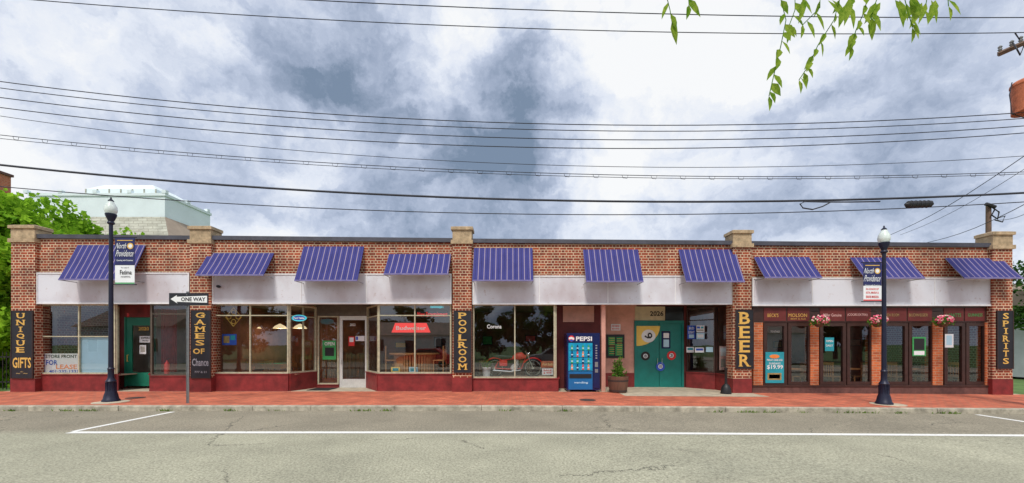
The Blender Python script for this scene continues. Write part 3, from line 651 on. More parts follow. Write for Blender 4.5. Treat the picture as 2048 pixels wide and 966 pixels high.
# ---------------- street lamps ----------------
def lamp(px,d,qtop,qbase,label,side,lines2,bl,bq):
    Y=d-D; x=X(px,Y); g=G(x); H=Z(qtop,Y)-g
    r=thing('street_lamp',label,'street lamp',(x,Y,g),group='acorn street lamps along the kerb')
    c=(x,Y,g)
    bb=MB().lathe(c,[(.20,0),(.20,.05),(.17,.09),(.15,.2),(.115,.32),(.105,.55),(.125,.58),(.085,.64),(.07,.70),(.07,.9),(.082,.93),(.06,.97)],16).build('lamp_base','navypost',r,True)
    fl=MB()
    for k in range(12): a=2*math.pi*k/12; fl.box(x+.112*math.cos(a)-.008,x+.112*math.cos(a)+.008,Y+.112*math.sin(a)-.008,Y+.112*math.sin(a)+.008,g+.3,g+.55)
    fl.build('fluting','navypost',bb)
    zt=H-.72
    MB().lathe(c,[(.06,.97),(.046,zt-.2),(.046,zt-.06)],14).build('pole','navypost',r,True)
    MB().lathe(c,[(.05,zt-.06),(.085,zt-.03),(.085,zt+.0),(.06,zt+.03),(.09,zt+.10),(.125,zt+.19),(.13,zt+.24)],16).build('lamp_collar','navypost',r,True)
    MB().lathe(c,[(.105,zt+.24),(.14,zt+.31),(.145,zt+.37),(.13,zt+.45),(.095,zt+.52),(.07,zt+.57),(.055,zt+.60)],18).build('lamp_globe','globe',r,True)
    MB().lathe(c,[(.065,zt+.595),(.07,zt+.61),(.035,zt+.65),(.015,zt+.67),(.022,zt+.69),(.006,zt+.72)],12).build('finial','navypost',r,True)
    (b0,b1,q0,qm,q1)=bq; Yb=Y
    xb0,xb1=X(b0,Yb),X(b1,Yb)
    arm=MB()
    for q in (q0-1,q1+1):
        z=Z(q,Yb); arm.tube([(x,Yb,z),((xb1+.06) if side>0 else (xb0-.06),Yb,z)],.014,6)
    for q in (qm,): arm.tube([(x,Yb,Z(q,Yb)),((xb1) if side>0 else xb0,Yb,Z(q,Yb))],.008,6)
    arm.build('banner_arm','navypost',r)
    bn=thing('street_banner',bl,'banner',(x,Yb,Z(q1,Yb)),group='town banners on the lamp posts')
    MB().pbox(b0,b1,q0,qm-.5,Yb-.005,Yb+.005).build('upper_banner','navy',bn)
    MB().pbox(b0,b1,qm+.5,q1,Yb-.005,Yb+.005).build('lower_banner','cwhite',bn)
    w=b1-b0; t=MB(); e=Yb-.013
    t.text('North',b0+w*.06,b0+w*.58,q0+10,q0+21,e,ital=.35,bold=.0).text('Providence',b0+w*.06,b0+w*.95,q0+24,q0+37,e,ital=.3,bold=.0).text('Growing with Greatness',b0+w*.08,b0+w*.92,q0+43,q0+47,e,bold=.01)
    t.build('lettering',['cwhite'],bn)
    k=MB().disc(b0+w*.78,q0+16,w*.16,Yb-.008,.002,mi=0); k.disc(b0+w*.78,q0+16,w*.10,Yb-.011,.002,mi=1); k.pbox(b0+w*.1,b0+w*.9,q0+4,q0+5.5,Yb-.008,Yb-.006,0); k.build('emblem',['gold','cwhite'],bn)
    t=MB()
    for (s_,a,b,u,v,mi) in lines2: t.text(s_,b0+w*a,b0+w*b,qm+u,qm+v,e,mi=mi,bold=.01)
    t.build('lettering',['black','red'],bn)
    MB().pbox(b0+w*.0,b0+w*1,q1-3,q1-.5,Yb-.008,Yb-.006).build('banner_border','greenposter' if side>0 else 'red',bn)
lamp(222,11.45,394,805,'taller dark blue acorn street lamp left of the one way sign',1,[('Our Lady of',.3,.7,4,7,0),('Fatima',.25,.85,10,19,0),('HOSPITAL',.3,.8,22,25,0)],'town banner with a white lower panel naming a hospital, on the left lamp post',(230,269,476,530,568))
lamp(1768,11.35,451,809,'shorter dark blue acorn street lamp in front of the brown bar windows',-1,[('IN HONOR OF',.15,.85,5,9,1),('KITA, MARIA &',.15,.85,12,17,1),('BRIDIE MARSHA',.15,.85,20,25,1)],'town banner with red print on its white lower panel, on the right lamp post',(1727,1763,526,571,602))
for px,lb in ((222,'left'),(1776,'right')):
    Y=11.35-D; x=X(px,Y); o=MB().lathe((x,Y,G(x)),[(.40,-.01),(.40,.012),(.36,.015)],20).build('lamp_footing','concrete'); tag(o,'round concrete footing under the %s lamp post'%lb,'footing')

# ---------------- one way sign ----------------
Y=11.15-D; x=X(376,Y)
r=thing('one_way_sign','black and white one way sign with arrow pointing left on a steel post','road sign',(x,Y,0))
p=MB(); p.box(x-.028,x+.028,Y,Y+.006,-.05,Z(583,Y)).box(x-.034,x-.026,Y-.02,Y+.004,-.05,Z(583,Y)).box(x+.026,x+.034,Y-.02,Y+.004,-.05,Z(583,Y)); p.build('post','steel',r)
o=MB().pbox(338,417,586,611,Y-.035,Y-.028).build('sign_plate','board',r)
w_=MB(); Yq=Y-.038
w_.poly([(341,598),(354,590),(353,593.5),(414,591.5),(414,605.5),(353,603.5),(355,607)],Yq,Yq+.002); w_.build('arrow','white',o)
MB().text('ONE WAY',362,411,594.5,602.5,Yq-.003,bold=.03).build('lettering','black',o)
MB().lathe((x,Y-.04,Z(590,Y)),[(.012,-.004),(.012,.004)],8,axis='y').build('bolt','steel',r)

# ---------------- vending machine ----------------
Y=-.05; x0,x1=X(1134,Y),X(1200,Y); gz=G(5); zt=Z(666,Y)
r=thing('vending_machine','blue soft drink vending machine in the maroon recess','vending machine',((x0+x1)/2,Y,gz))
MB().box(x0,x1,Y+.03,Y+.8,gz+.08,zt).build('cabinet','bluedark',r)
MB().box(x0+.05,x0+.12,Y+.1,Y+.7,gz,gz+.08).box(x1-.12,x1-.05,Y+.1,Y+.7,gz,gz+.08).build('foot','steel',r)
MB().pbox(1136,1186,669,685,Y,Y+.028).text('PEPSI',1152,1184,673,682,Y-.004,mi=1,bold=.03).build('header',['bluedark','white'],r)
k=MB().disc(1143,677,6,Y-.006,.004,mi=0); k.poly([(1137.5,675),(1143,673.5),(1148.5,676),(1148,680),(1143,678),(1138,679)],Y-.01,Y-.007,1); k.poly([(1138,680),(1143,679),(1148,681),(1143,683)],Y-.01,Y-.007,2); k.build('emblem',['red','white','blue'],r)
f=MB().pbox(1137,1185,686,742,Y,Y+.028).build('product_panel','machteal',r)
t=MB()
for i in range(4):
    t.pbox(1139,1183,701.2+i*13,702+i*13,Y-.006,Y-.001,0)
    for j in range(4):
        a=1140+j*11; q=688.5+i*13; mi=(1,3,0,2,1,0)[(i*5+j*2)%6]
        c0_=W(a+4,q,Y-.01); t.pbox(a+2.2,a+6,q+4,q+12,Y-.014,Y-.001,mi).pbox(a+3.2,a+5,q+1,q+4,Y-.012,Y-.001,mi).pbox(a+2.2,a+6,q+6.5,q+9,Y-.016,Y-.0145,4)
t.build('bottle_picture',['bluedark','greenposter','orange','red','paleblue'],f)
MB().pbox(1137,1185,743,779,Y,Y+.028).build('lower_panel','bluebody',r)
MB().text('vending',1148,1176,763,768,Y-.004).build('lettering','paleblue',r)
MB().pbox(1139,1183,748,756,Y-.02,Y-.001).build('delivery_flap','black',r)
c=MB().pbox(1188,1198,686,776,Y,Y+.028).build('control_panel','bluedark',r)
t=MB()
for i in range(6): t.pbox(1191,1194.5,690+i*5,692.4+i*5,Y-.012,Y-.001,0)
t.pbox(1190,1196,724,734,Y-.012,Y-.001,1).pbox(1190,1196,738,745,Y-.012,Y-.001,1); t.build('button',['leafprint','steel'],c)

# ---------------- barrel planter ----------------
Y=-.1; x=X(1236,Y); g=G(x)
r=thing('barrel_planter','half barrel planter with a leafy shrub beside the teal door','planter',(x,Y,g))
MB().lathe((x,Y,g),[(.27,0),(.33,.25),(.35,.55),(.32,.56),(.32,.5)],20).build('barrel','dwood',r,True)
b=MB(); b.lathe((x,Y,g),[(.286,.04),(.303,.1),(.307,.1),(.295,.04)],20); b.lathe((x,Y,g),[(.34,.38),(.353,.44),(.349,.44),(.338,.38)],20); b.build('hoop','iron',r,True)
MB().lathe((x,Y,g),[(.318,.5),(.3,.515)],16).build('soil','soil',r)
def leaf(mb,c,d,nrm,l,w,mi=0):
    d=d.normalized(); s=d.cross(nrm).normalized()*w; n=s.cross(d).normalized()*w*.35
    c=Vector(c)
    mb.add([c,c+d*l*.3+s*.85+n,c+d*l*.6+s*.7+n,c+d*l,c+d*l*.6-s*.7+n,c+d*l*.3-s*.85+n,c+d*l*.5],[(0,1,6),(1,2,6),(2,3,6),(3,4,6),(4,5,6),(5,0,6)],mi)
def rv(): return Vector((random.gauss(0,1),random.gauss(0,1),random.gauss(0,1))).normalized()
lf=MB(); st=MB()
for k in range(18):
    a=random.uniform(0,6.28); R=random.uniform(.05,.30); top=Vector((x+R*math.cos(a)*1.1,Y+R*math.sin(a)*.8,g+.55+random.uniform(.2,.66)-R*.5)); b0=Vector((x+R*.2*math.cos(a),Y+R*.2*math.sin(a),g+.5))
    st.tube([b0,(b0+top)/2+Vector((0,0,.05)),top],.007,4)
    for j in range(26):
        t=random.uniform(.25,1.05); p=b0.lerp(top,t)+rv()*.03; leaf(lf,p,rv()+Vector((0,0,.3)),rv(),random.uniform(.07,.13),.026)
st.build('stem','polewood',r); lf.build('foliage','leafpot',r)
Yp=.55; x=X(973,Yp); z=z3-.02
r=thing('potted_plant','white bucket with a small leafy plant behind the glass left of the motorcycle','plant',(x,Yp,z))
MB().lathe((x,Yp,z),[(.12,0),(.15,.33),(.16,.34),(.16,.37),(.14,.37)],16).build('bucket','cwhite',r,True)
lf=MB()
for k in range(120):
    p=Vector((x,Yp,z+.38))+Vector((random.gauss(0,.09),random.gauss(0,.08),abs(random.gauss(0,.13)))); leaf(lf,p,rv(),rv(),.08,.02)
lf.build('foliage','leafpot',r)
Y=-.35; x=X(1452,Y); g=G(x)
r=thing('ash_receptacle','black goose-necked ash receptacle left of the beer board','ash bin',(x,Y,g))
MB().lathe((x,Y,g),[(.17,0),(.17,.03),(.15,.2),(.11,.28),(.05,.34)],16).build('base','black',r,True)
MB().lathe((x,Y,g),[(.045,.33),(.035,.8),(.05,.82),(.05,.86),(.02,.88)],12).build('neck','black',r,True)

# ---------------- hanging flower baskets ----------------
for px,lb in ((1638,'pink flower basket between the first and second bar windows'),(1755,'pink flower basket partly behind the right street lamp'),(1885,'pink flower basket between the third and last bar windows')):
    Y=-.32; c=W(px,645,Y)
    r=thing('flower_basket','hanging '+lb,'flower basket',c,group='hanging flower baskets on the bar front')
    MB().lathe((c.x,c.y,c.z-.16),[(.05,0),(.12,.05),(.16,.15),(.17,.17)],14).build('basket','dwood',r,True)
    w_=MB()
    for a in (0,2.1,4.2): w_.tube([(c.x+.16*math.cos(a),c.y+.16*math.sin(a),c.z+.01),(c.x,c.y,c.z+.38)],.004,4)
    w_.tube([(c.x,c.y,c.z+.38),(c.x,.0,c.z+.40)],.01,4); w_.build('bracket','black',r)
    fl=MB(); gr=MB()
    for k in range(260):
        v=rv(); rr=random.uniform(.6,1.15); p=Vector((c.x+v.x*.27*rr,c.y+v.y*.2*rr,c.z+.06+v.z*.14*rr-abs(v.x)*.05)); leaf(gr,p,rv(),rv(),.08,.02)
    for k in range(70):
        v=rv(); p=Vector((c.x+v.x*.29,c.y-.04-abs(v.y)*.19,c.z+.09+v.z*.15)); mi=random.choice((0,0,1)); nn=Vector((v.x*.5,-1,v.z*.5)).normalized(); a=nn.cross(Vector((0,0,1))).normalized(); b=nn.cross(a); R=.03
        fl.add([p+nn*.01]+[p+(a*math.cos(t)+b*math.sin(t))*R for t in [2*math.pi*i/6 for i in range(6)]],[(0,i+1,(i+1)%6+1) for i in range(6)],mi)
    gr.build('foliage','leafpot',r); fl.build('flowers',['pinkf','pinkf2'],r)

# ---------------- motorcycle ----------------
Y=.62; z=z3-.02; xf=X(1066,Y); xr=X(990,Y); R=.34
r=thing('motorcycle','red vintage motorcycle displayed behind the shop window','motorcycle',((xf+xr)/2,Y,z))
for xx in (xf,xr):
    wl=MB().torus((xx,Y,z+R),R-.035,.035,'y',28,8).build('wheel','rubber',r,True)
    MB().torus((xx,Y,z+R),R-.07,.014,'y',28,6).build('rim','chrome',wl,True)
    s=MB(); s.lathe((xx,Y-.04,z+R),[(.045,0),(.045,.08)],12,axis='y')
    for k in range(18): a=k*math.pi/9; s.tube([(xx,Y,z+R),(xx+(R-.07)*math.cos(a),Y,z+R+(R-.07)*math.sin(a))],.003,3)
    s.build('spokes','chrome',wl)
    fd=MB(); vs=[];fs=[]; n=12; a0,a1=(.15,2.6) if xx==xf else (.5,3.1)
    for i in range(n+1):
        a=a0+(a1-a0)*i/n
        for dy,k_ in ((-.06,.01),(0,.05),(.06,.01)): vs.append((xx+(R+k_)*math.cos(a),Y+dy,z+R+(R+k_)*math.sin(a)))
    for i in range(n):
        for j in range(2): q_=3*i+j; fs.append((q_,q_+1,q_+4,q_+3))
    fd.add(vs,fs); fd.build('fender','red',r,True)
L_=xf-xr
def bp(t,h,dy=0): return Vector((xr+L_*t,Y+dy,z+h*1.08))
f=MB(); f.tube([bp(0,.31,.05),bp(.35,.28,.05),bp(.7,.3,.05),bp(.82,.72,0)],.018,6); f.tube([bp(0,.31,-.05),bp(.35,.28,-.05),bp(.7,.3,-.05),bp(.82,.72,0)],.018,6); f.tube([bp(.82,.7),bp(.45,.62),bp(.1,.56),bp(0,.31,-.06)],.02,6); f.build('bike_frame','red',r)
f=MB()
for dy in(-.06,.06): f.tube([bp(1,.31,dy),bp(.83,.82,dy)],.02,6)
f.build('fork','chrome',r,True)
f=MB(); f.tube([bp(.8,.86,-.3),bp(.83,.92,-.15),bp(.84,.84,0),bp(.83,.92,.15),bp(.8,.86,.3)],.015,6); f.build('handlebar','chrome',r,True)
MB().lathe(bp(.88,.78),[(.03,-.08),(.085,-.02),(.09,.02),(.08,.03)],14,axis='x').build('headlight','chrome',r,True)
MB().tube([bp(.80,.68),bp(.7,.72),bp(.58,.70),bp(.45,.64)],[.05,.135,.135,.05],12).build('fuel_tank','red',r,True)
MB().tube([bp(.47,.68),bp(.3,.68),bp(.12,.7),bp(-.02,.7)],[.05,.075,.08,.04],10).build('seat','black',r,True)
MB().box(bp(.22,0).x-.14,bp(.22,0).x+.14,Y-.09,Y+.09,z+.42,z+.62).build('side_cover','red',r)
f=MB(); f.lathe(bp(.5,.32,-.12),[(.1,0),(.13,.05),(.13,.19),(.1,.24)],14,axis='y')
for k in range(6): a=bp(.56,.42+k*.03); f.box(a.x-.08,a.x+.08,Y-.08,Y+.08,a.z,a.z+.014)
f.box(bp(.56,0).x-.05,bp(.56,0).x+.05,Y-.05,Y+.05,z+.38,z+.6); f.build('engine','alu',r)
MB().tube([bp(.62,.42,-.1),bp(.68,.25,-.12),bp(.4,.2,-.13),bp(-.05,.24,-.13)],[.02,.02,.035,.04],8).build('exhaust','chrome',r,True)

Yt=1.05; x=X(830,Yt); z=z2-.02
r=thing('round_table','round wooden drum table standing in the window beneath the red drum sign','table',(x,Yt,z))
MB().lathe((x,Yt,z+.66),[(.9,0),(.92,.02),(.92,.05),(.9,.06)],32).build('tabletop','wood',r,True)
f=MB()
for k in range(44):
    a=2*math.pi*k/44; f.box(x+.72*math.cos(a)-.035,x+.72*math.cos(a)+.035,Yt+.72*math.sin(a)-.02,Yt+.72*math.sin(a)+.02,z,z+.66)
f.build('slatted_drum','wood',r)
for p,mm,lb in ((782,'yellow','small yellow card leaning in the window left of the round table foot'),(818,'paleblue','small blue card standing at the foot of the round table')):
    poster('small_card',p,p+18,734,744,.3,mm,lb,cat='card',blocks=[(p+3,p+15,736,742,'tealposter')])
for px,Yy,lb in ((508,3.2,'pendant lamp nearest the diamond ornament'),(560,3.2,'middle pendant lamp behind the wide window'),(600,3.4,'pendant lamp behind the oval teal sign')):
    c=W(px,657,Yy); r=thing('pendant_lamp','lit warm '+lb,'lamp',c,group='pendant lamps over the pool tables')
    MB().lathe(c,[(.28,0),(.2,.1),(.06,.18),(.03,.2)],18).build('lamp_shade','shade',r,True)
    MB().tube([c+Vector((0,0,.2)),Vector((c.x,c.y,3.15))],.008,5).build('cord','black',r)
    ld=bpy.data.lights.new('pendant_bulb','POINT'); ld.energy=14; ld.color=(1,.72,.42); ld.shadow_soft_size=.08
    lo=bpy.data.objects.new('bulb_light',ld); COL.objects.link(lo); lo.parent=r; lo.location=(0,0,-.06)
for px,lb in ((520,'pool table behind the wide window left of the silver door'),(850,'pool table behind the window with the round table')):
    Yy=3.6; x=X(px,Yy); r=thing('pool_table','green felt '+lb,'pool table',(x,Yy,0))
    MB().box(x-1.25,x+1.25,Yy-.65,Yy+.65,.6,.8).build('table_body','wood',r); MB().box(x-1.12,x+1.12,Yy-.52,Yy+.52,.8,.805).build('playing_surface','felt',r)
    for sx in(-1,1):
        for sy in(-1,1): MB().lathe((x+sx*1.05,Yy+sy*.5,0),[(.08,0),(.06,.3),(.09,.6)],10).build('leg','wood',r,True)
def chair():
    r=thing('bar_chair','','chair',(0,0,0))
    MB().box(-.21,.21,-.21,.21,.44,.48).build('seat','wood',r)
    for sx in(-1,1):
        MB().box(sx*.19-.02,sx*.19+.02,-.2,-.16,0,.44).build('leg','wood',r); MB().box(sx*.19-.02,sx*.19+.02,.16,.2,0,.44).build('leg','wood',r)
    b=MB().box(-.21,-.17,.17,.2,.48,.98).box(.17,.21,.17,.2,.48,.98).box(-.17,.17,.17,.2,.88,.98)
    for k in range(4): b.box(-.13+k*.08,-.11+k*.08,.175,.195,.48,.88)
    b.build('backrest','wood',r); return r
c0=chair(); first=True
def table(x,y,lb):
    r=thing('bar_table',lb,'table',(x,y,0),group='square tables in the bar')
    MB().box(x-.35,x+.35,y-.35,y+.35,.72,.76).build('tabletop','wood',r); MB().lathe((x,y,0),[(.25,0),(.25,.02),(.04,.06),(.04,.72)],12).build('pedestal','black',r,True)
names=['first','second','third','last']
for i,(a,b) in enumerate(wins):
    for j,pp in enumerate((a+24,b-24)):
        cc=c0 if first else copytree(c0); first=False
        cc.location=(X(pp,.8),.8+.1*j,0); cc.rotation_euler=(0,0,(math.pi/2+.3)*(1 if j==0 else -1))
        cc['label']='wooden spindle chair on the %s side behind the %s bar window'%(('left','right')[j],names[i]); cc['group']='wooden chairs in the bar'
    table(X((a+b)/2,.9),.9,'small square table behind the %s bar window'%names[i])
for px,yy,zz,rz,lb in ((448,2.4,0,2.6,'wooden chair on the floor below the diamond ornament'),(545,2.4,0,2.9,'wooden chair near the pool table, right part of the wide window'),(488,2.5,0,3.4,'wooden chair near the pool table, left of the middle of the wide window'),(782,.75,z2-.02,1.9,'wooden chair in the window left of the round drum table'),(880,.8,z2-.02,-1.7,'wooden chair in the window right of the round drum table'),(1052,2.6,0,2.8,'wooden chair in the dark room behind the motorcycle, right'),(968,2.6,0,3.3,'wooden chair in the dark room behind the motorcycle, left')):
    cc=copytree(c0); cc.location=(X(px,yy),yy,zz); cc.rotation_euler=(0,0,rz); cc['label']=lb; cc['group']='wooden chairs in the pool room'
MB().add([(X(1480),.3,-.01),(X(1990),.3,-.09),(X(1990),1.95,-.09),(X(1480),1.95,-.01)],[(0,1,2,3)]).build('bar_floor','ifloor',B)
def drape(a,b,Y,m,lb):
    mb=MB(); n=40; vs=[];x0,x1=X(a,Y),X(b,Y)
    for i in range(n+1):
        xx=x0+(x1-x0)*i/n; y=Y+.04*math.sin(i*1.3); vs+=[(xx,y,.62),(xx,y,2.95)]
    mb.add(vs,[(2*i,2*i+2,2*i+3,2*i+1) for i in range(n)]); o=mb.build('curtain',m); tag(o,lb,'curtain')
drape(322,352,.7,'darkred','dark red curtain in the window right of the green door')
drape(86,112,1.0,'drape','grey curtain behind the for-lease window')
Y=.3; x=X(334,Y); z=zsl-.07
r=thing('fire_extinguisher','red fire extinguisher behind glass right of the green door','fire extinguisher',(x,Y,z))
MB().lathe((x,Y,z),[(.07,0),(.08,.03),(.08,.4),(.05,.47),(.025,.5),(.025,.54)],14).build('cylinder_body','red',r,True)
MB().tube([(x,Y,z+.54),(x+.05,Y,z+.6),(x+.12,Y,z+.62)],.012,5).tube([(x,Y,z+.54),(x-.08,Y,z+.5),(x-.1,Y,z+.25)],.01,5).build('valve_hose','black',r)
c=W(437,573,-.14); r=thing('security_camera','small dark dome camera on the white fascia above the diamond ornament window','camera',c)
MB().lathe((c.x,c.y,c.z),[(.02,.07),(.035,.06),(.05,.03),(.05,-.03),(.03,-.08)],12,axis='y').build('camera_body','black',r,True)
MB().tube([c,c+Vector((-.1,.07,.03))],.012,5).build('bracket','steel',r)

# ---------------- overhead wires ----------------
def wire(pts,r,label,Y=-3.0,p0=-900,p1=2500,name='overhead_cable'):
    (a,ya_),(b,yb_),(c,yc_)=pts
    def q(x): return ya_*(x-b)*(x-c)/((a-b)*(a-c))+yb_*(x-a)*(x-c)/((b-a)*(b-c))+yc_*(x-a)*(x-b)/((c-a)*(c-b))
    mb=MB(); P=[W(x,q(x),Y) for x in range(p0,p1+1,85)]; mb.tube(P,r,5); o=mb.build(name,'cable',None,True)
    tag(o,label,'cable',group='overhead wires crossing the sky'); return q
wire([(70,0),(1000,55),(2048,65)],.011,'thin black wire that leaves the top edge farthest left and ends near the crossarm')
wire([(620,0),(1300,27),(2048,35)],.012,'highest wire on the right, leaving the top edge near the middle',p0=100)
wire([(0,163),(1024,246),(2048,225)],.012,'topmost of the four close parallel wires in mid sky')
wire([(0,176),(1024,258),(2048,237)],.011,'second of the four close parallel wires in mid sky')
wire([(0,195),(1024,276),(2048,252)],.012,'third of the four close parallel wires in mid sky')
wire([(0,215),(1024,294),(2048,266)],.012,'lowest of the four close parallel wires in mid sky')
wire([(0,232),(900,322),(2048,312)],.008,'single thin wire between the four parallel wires and the lashed pair')
q8=wire([(0,270),(1024,344),(2048,344)],.010,'upper strand of the looped lashed cable pair')
wire([(0,277),(1024,349),(2048,348)],.008,'lower strand of the looped lashed cable pair')
q9=wire([(0,330),(1024,399),(2048,386)],.030,'thick black telephone cable carrying the splice case')
wire([(0,373),(1024,428),(2048,404)],.013,'lowest overhead wire, just above the roof line')
mb=MB()
for px in range(-200,2300,58):
    y=q8(px); mb.tube([W(px-6,y,-3),W(px-4,y+5.5,-3.02),W(px+4,y+6.5,-3.02),W(px+6,y+.5,-3)],.006,4)
o=mb.build('cable_spacers','cable'); tag(o,'row of small wire loops tying the lashed cable pair','cable ties'); 
c0_=W(1810,409,-3.06); c1_=W(1866,408,-3.06); r=thing('splice_case','black ribbed splice case hanging on the thick cable at the right','splice case',c0_)
MB().tube([c0_,c0_.lerp(c1_,.06),c0_.lerp(c1_,.1),c0_.lerp(c1_,.9),c0_.lerp(c1_,.94),c1_],[.03,.05,.09,.09,.05,.03],14).build('case','black',r,True)
rb=MB()
for t in (.2,.35,.5,.65,.8): p=c0_.lerp(c1_,t); rb.torus(p,.093,.01,'x',14,4)
rb.build('rib','cable',r)
mb=MB()
pts=[W(*p,-3.05) for p in ((1760,403),(1700,404),(1650,404),(1610,403),(1600,408),(1606,416),(1625,419),(1645,413),(1660,405))]
mb.tube(pts,.018,6); o=mb.build('cable_loop','cable',None,True); tag(o,'slack loop of black cable hanging below the thick cable','cable')
for (a,b,ya1,yb1,rr,lb) in (((2120,262),(1780,470),-3,7,.012,'upper diagonal service wire running down to the roof at the right'),((2120,292),(1800,470),-3,7,.008,'lower thin diagonal service wire running down behind the roof'),((2130,365),(1850,486),-3,6,.012,'service wire descending left behind the rear pole'),((2130,385),(1990,440),-3,10,.012,'short wire from the frame edge to the rear pole')):
    p=W(a[0],a[1],ya1); q=W(b[0],b[1],yb1); mb=MB(); mb.tube([p.lerp(q,t/8)-Vector((0,0,.25*math.sin(math.pi*t/8))) for t in range(9)],rr,5); tag(mb.build('service_wire','cable'),lb,'cable',group='service wires at the right')
Y=10; x=X(1977,Y); r=thing('utility_pole','short rear utility pole with hardware behind the right end of the roof','utility pole',(x,Y,-.1))
MB().tube([(x,Y,-.1),(x,Y,Z(410,Y))],[.16,.12],10).build('pole','polewood',r,True)
f=MB(); f.tube([W(1972,408,Y-.2),W(1990,414,Y-.2)],[.1,.1],8); f.tube([W(1985,415,Y-.2),W(1998,424,Y-.2),W(1995,438,Y-.2),W(1983,430,Y-.2),W(1990,418,Y-.2)],.04,6); f.tube([W(1995,436,Y-.2),W(2010,432,Y-.2),W(2005,444,Y-.2),W(1990,440,Y-.2)],.035,6)
f.build('insulator','black',r,True)
Y=-2.9; x=X(2086,Y); r=thing('utility_pole','tall wooden utility pole with crossarm and rusty transformer at the right edge','utility pole',(x,Y,G(x)))
MB().tube([(x,Y,-.1),(x,Y,11.6)],[.19,.13],12).build('pole','polewood',r,True)
a=W(1996,109,Y+.25); b=W(2140,45,Y-.5); f=MB()
f.tube([a,b],.07,4); f.build('crossarm','polewood',r)
f=MB()
for t in (.03,.2,.33,.75,.95):
    p=a.lerp(b,t); f.lathe(p+Vector((0,0,.06)),[(.02,0),(.05,.05),(.03,.08),(.05,.12),(.02,.16)],10)
f.build('insulator','steel',r,True)
f=MB(); f.tube([W(2025,85,Y),W(2034,98,Y-.1),W(2040,110,Y),W(2048,92,Y),W(2030,66,Y)],.018,5); f.tube([W(2024,165,Y),W(2019,190,Y),W(2024,228,Y),W(2050,236,Y)],.012,5); f.build('jumper_wire','cable',r)
t=W(2057,194,Y-.1); MB().lathe((t.x,t.y,t.z),[(.26,-.42),(.31,-.40),(.32,.32),(.34,.33),(.34,.38),(.3,.44),(.1,.5)],20).build('transformer','rust',r,True)

# ---------------- trees ----------------
def tree(name,base,h,rx,rz,label,m,n=9000,ls=.16,seed=1,ncl=26,group=None,trunk='polewood'):
    random.seed(seed); r=thing(name,label,'tree',base,group=group); b=Vector(base)
    tr=MB(); top=b+Vector((random.uniform(-.3,.3),0,h-rz*1.2)); tr.tube([b,b.lerp(top,.4)+Vector((.08,0,0)),top],[h*.028,h*.02,h*.012],9)
    cc=b+Vector((0,0,h-rz)); cls=[]
    while len(cls)<ncl:
        v=rv()*random.uniform(.3,1)**.5; p=cc+Vector((v.x*rx,v.y*rx,v.z*rz)); cls.append((p,random.uniform(.22,.42)*rx))
    for p,_ in cls[:9]: s=b.lerp(top,random.uniform(.55,1)); tr.tube([s,s.lerp(p,.5)+Vector((0,0,.15)),p],[h*.009,h*.006,.01],5)
    tr.build('trunk',trunk,r,True); lf=MB()
    for k in range(n):
        p,R=random.choice(cls); v=rv()*R*random.uniform(.5,1.05); q=p+Vector((v.x,v.y,v.z*.75)); d=rv()+Vector((0,0,-.3)); s=random.uniform(.6,1.3)*ls
        d.normalize(); a=d.cross(rv()).normalized()*s*.45
        lf.add([q-d*s*.5,q+a,q+d*s*.5,q-a],[(0,1,2,3)])
    lf.build('crown',m,r); return r
tree('broadleaf_tree',(-22.1,3.8,-.15),8.3,2.9,4.3,'bright green leafy tree beyond the left end of the building','leafbright',42000,.24,3,90)
tree('broadleaf_tree',(-25.5,10,-.15),9.1,3.4,2.8,'bushy green treetop showing over the parapet beside the white roof building','leafbright',12000,.24,5,34)
t0=tree('broadleaf_tree',(-22,-36,-.15),11,5,5,'dark broadleaf tree across the street mirrored in the shop windows','leafdark',7000,.45,8,30,group='trees across the street')
for i,(x,y,s,lb) in enumerate(((-13,-38,.62,'second from the left'),(-3,-35,.6,'third from the left'),(4,-37,.72,'fourth from the left'),(12,-35,.5,'fifth from the left'),(20,-38,.75,'sixth from the left'),(30,-36,.6,'seventh from the left'),(-33,-35,.8,'outermost on the left'),(40,-36,.9,'outermost on the right'))):
    c=copytree(t0); c.location=(x,y,-.15); c.scale=(s*1.2,s,s); c.rotation_euler=(0,0,i*1.3); c['label']='dark broadleaf tree across the street, '+lb
tree('broadleaf_tree',(29.5,9,-.4),7,2.5,2.4,'green tree beyond the right end of the building','leafdark',4000,.2,11,20)
random.seed(21)
Yl=-11.2; bs=Vector((6.6,-13.1,0))
r=thing('street_tree','broadleaf tree whose leafy twigs hang into the top right of the view','tree',bs)
tr=MB(); tr.tube([bs,bs+Vector((.05,.1,2.2)),bs+Vector((-.3,.5,3.9)),Vector((4.6,-11.9,4.5)),Vector((2.6,Yl,4.55)),Vector((.9,Yl,4.35))],[.2,.16,.12,.06,.03,.012],9)
tr.tube([bs+Vector((-.05,.3,3.2)),bs+Vector((.8,-.6,5.2))],[.09,.03],7); tr.build('trunk','polewood',r,True)
tw=MB(); lf=MB()
twigs=[[(1552,-40),(1572,40),(1562,90),(1550,140),(1538,192)],[(1690,-40),(1668,40),(1636,90),(1618,130),(1598,160)],[(1740,-40),(1730,20),(1712,60),(1703,92)],[(1590,-40),(1590,20),(1575,60)],[(1325,-40),(1340,20),(1345,50)],[(1800,-40),(1815,20),(1825,55)],[(1770,-40),(1745,20),(1742,40)],[(1860,-40),(1850,20)],[(1375,-40),(1378,10)],[(1893,-40),(1897,12)],[(1640,-40),(1640,15),(1605,50)]]
def L2(p,q,dy=0): return W(p,q,Yl+dy)
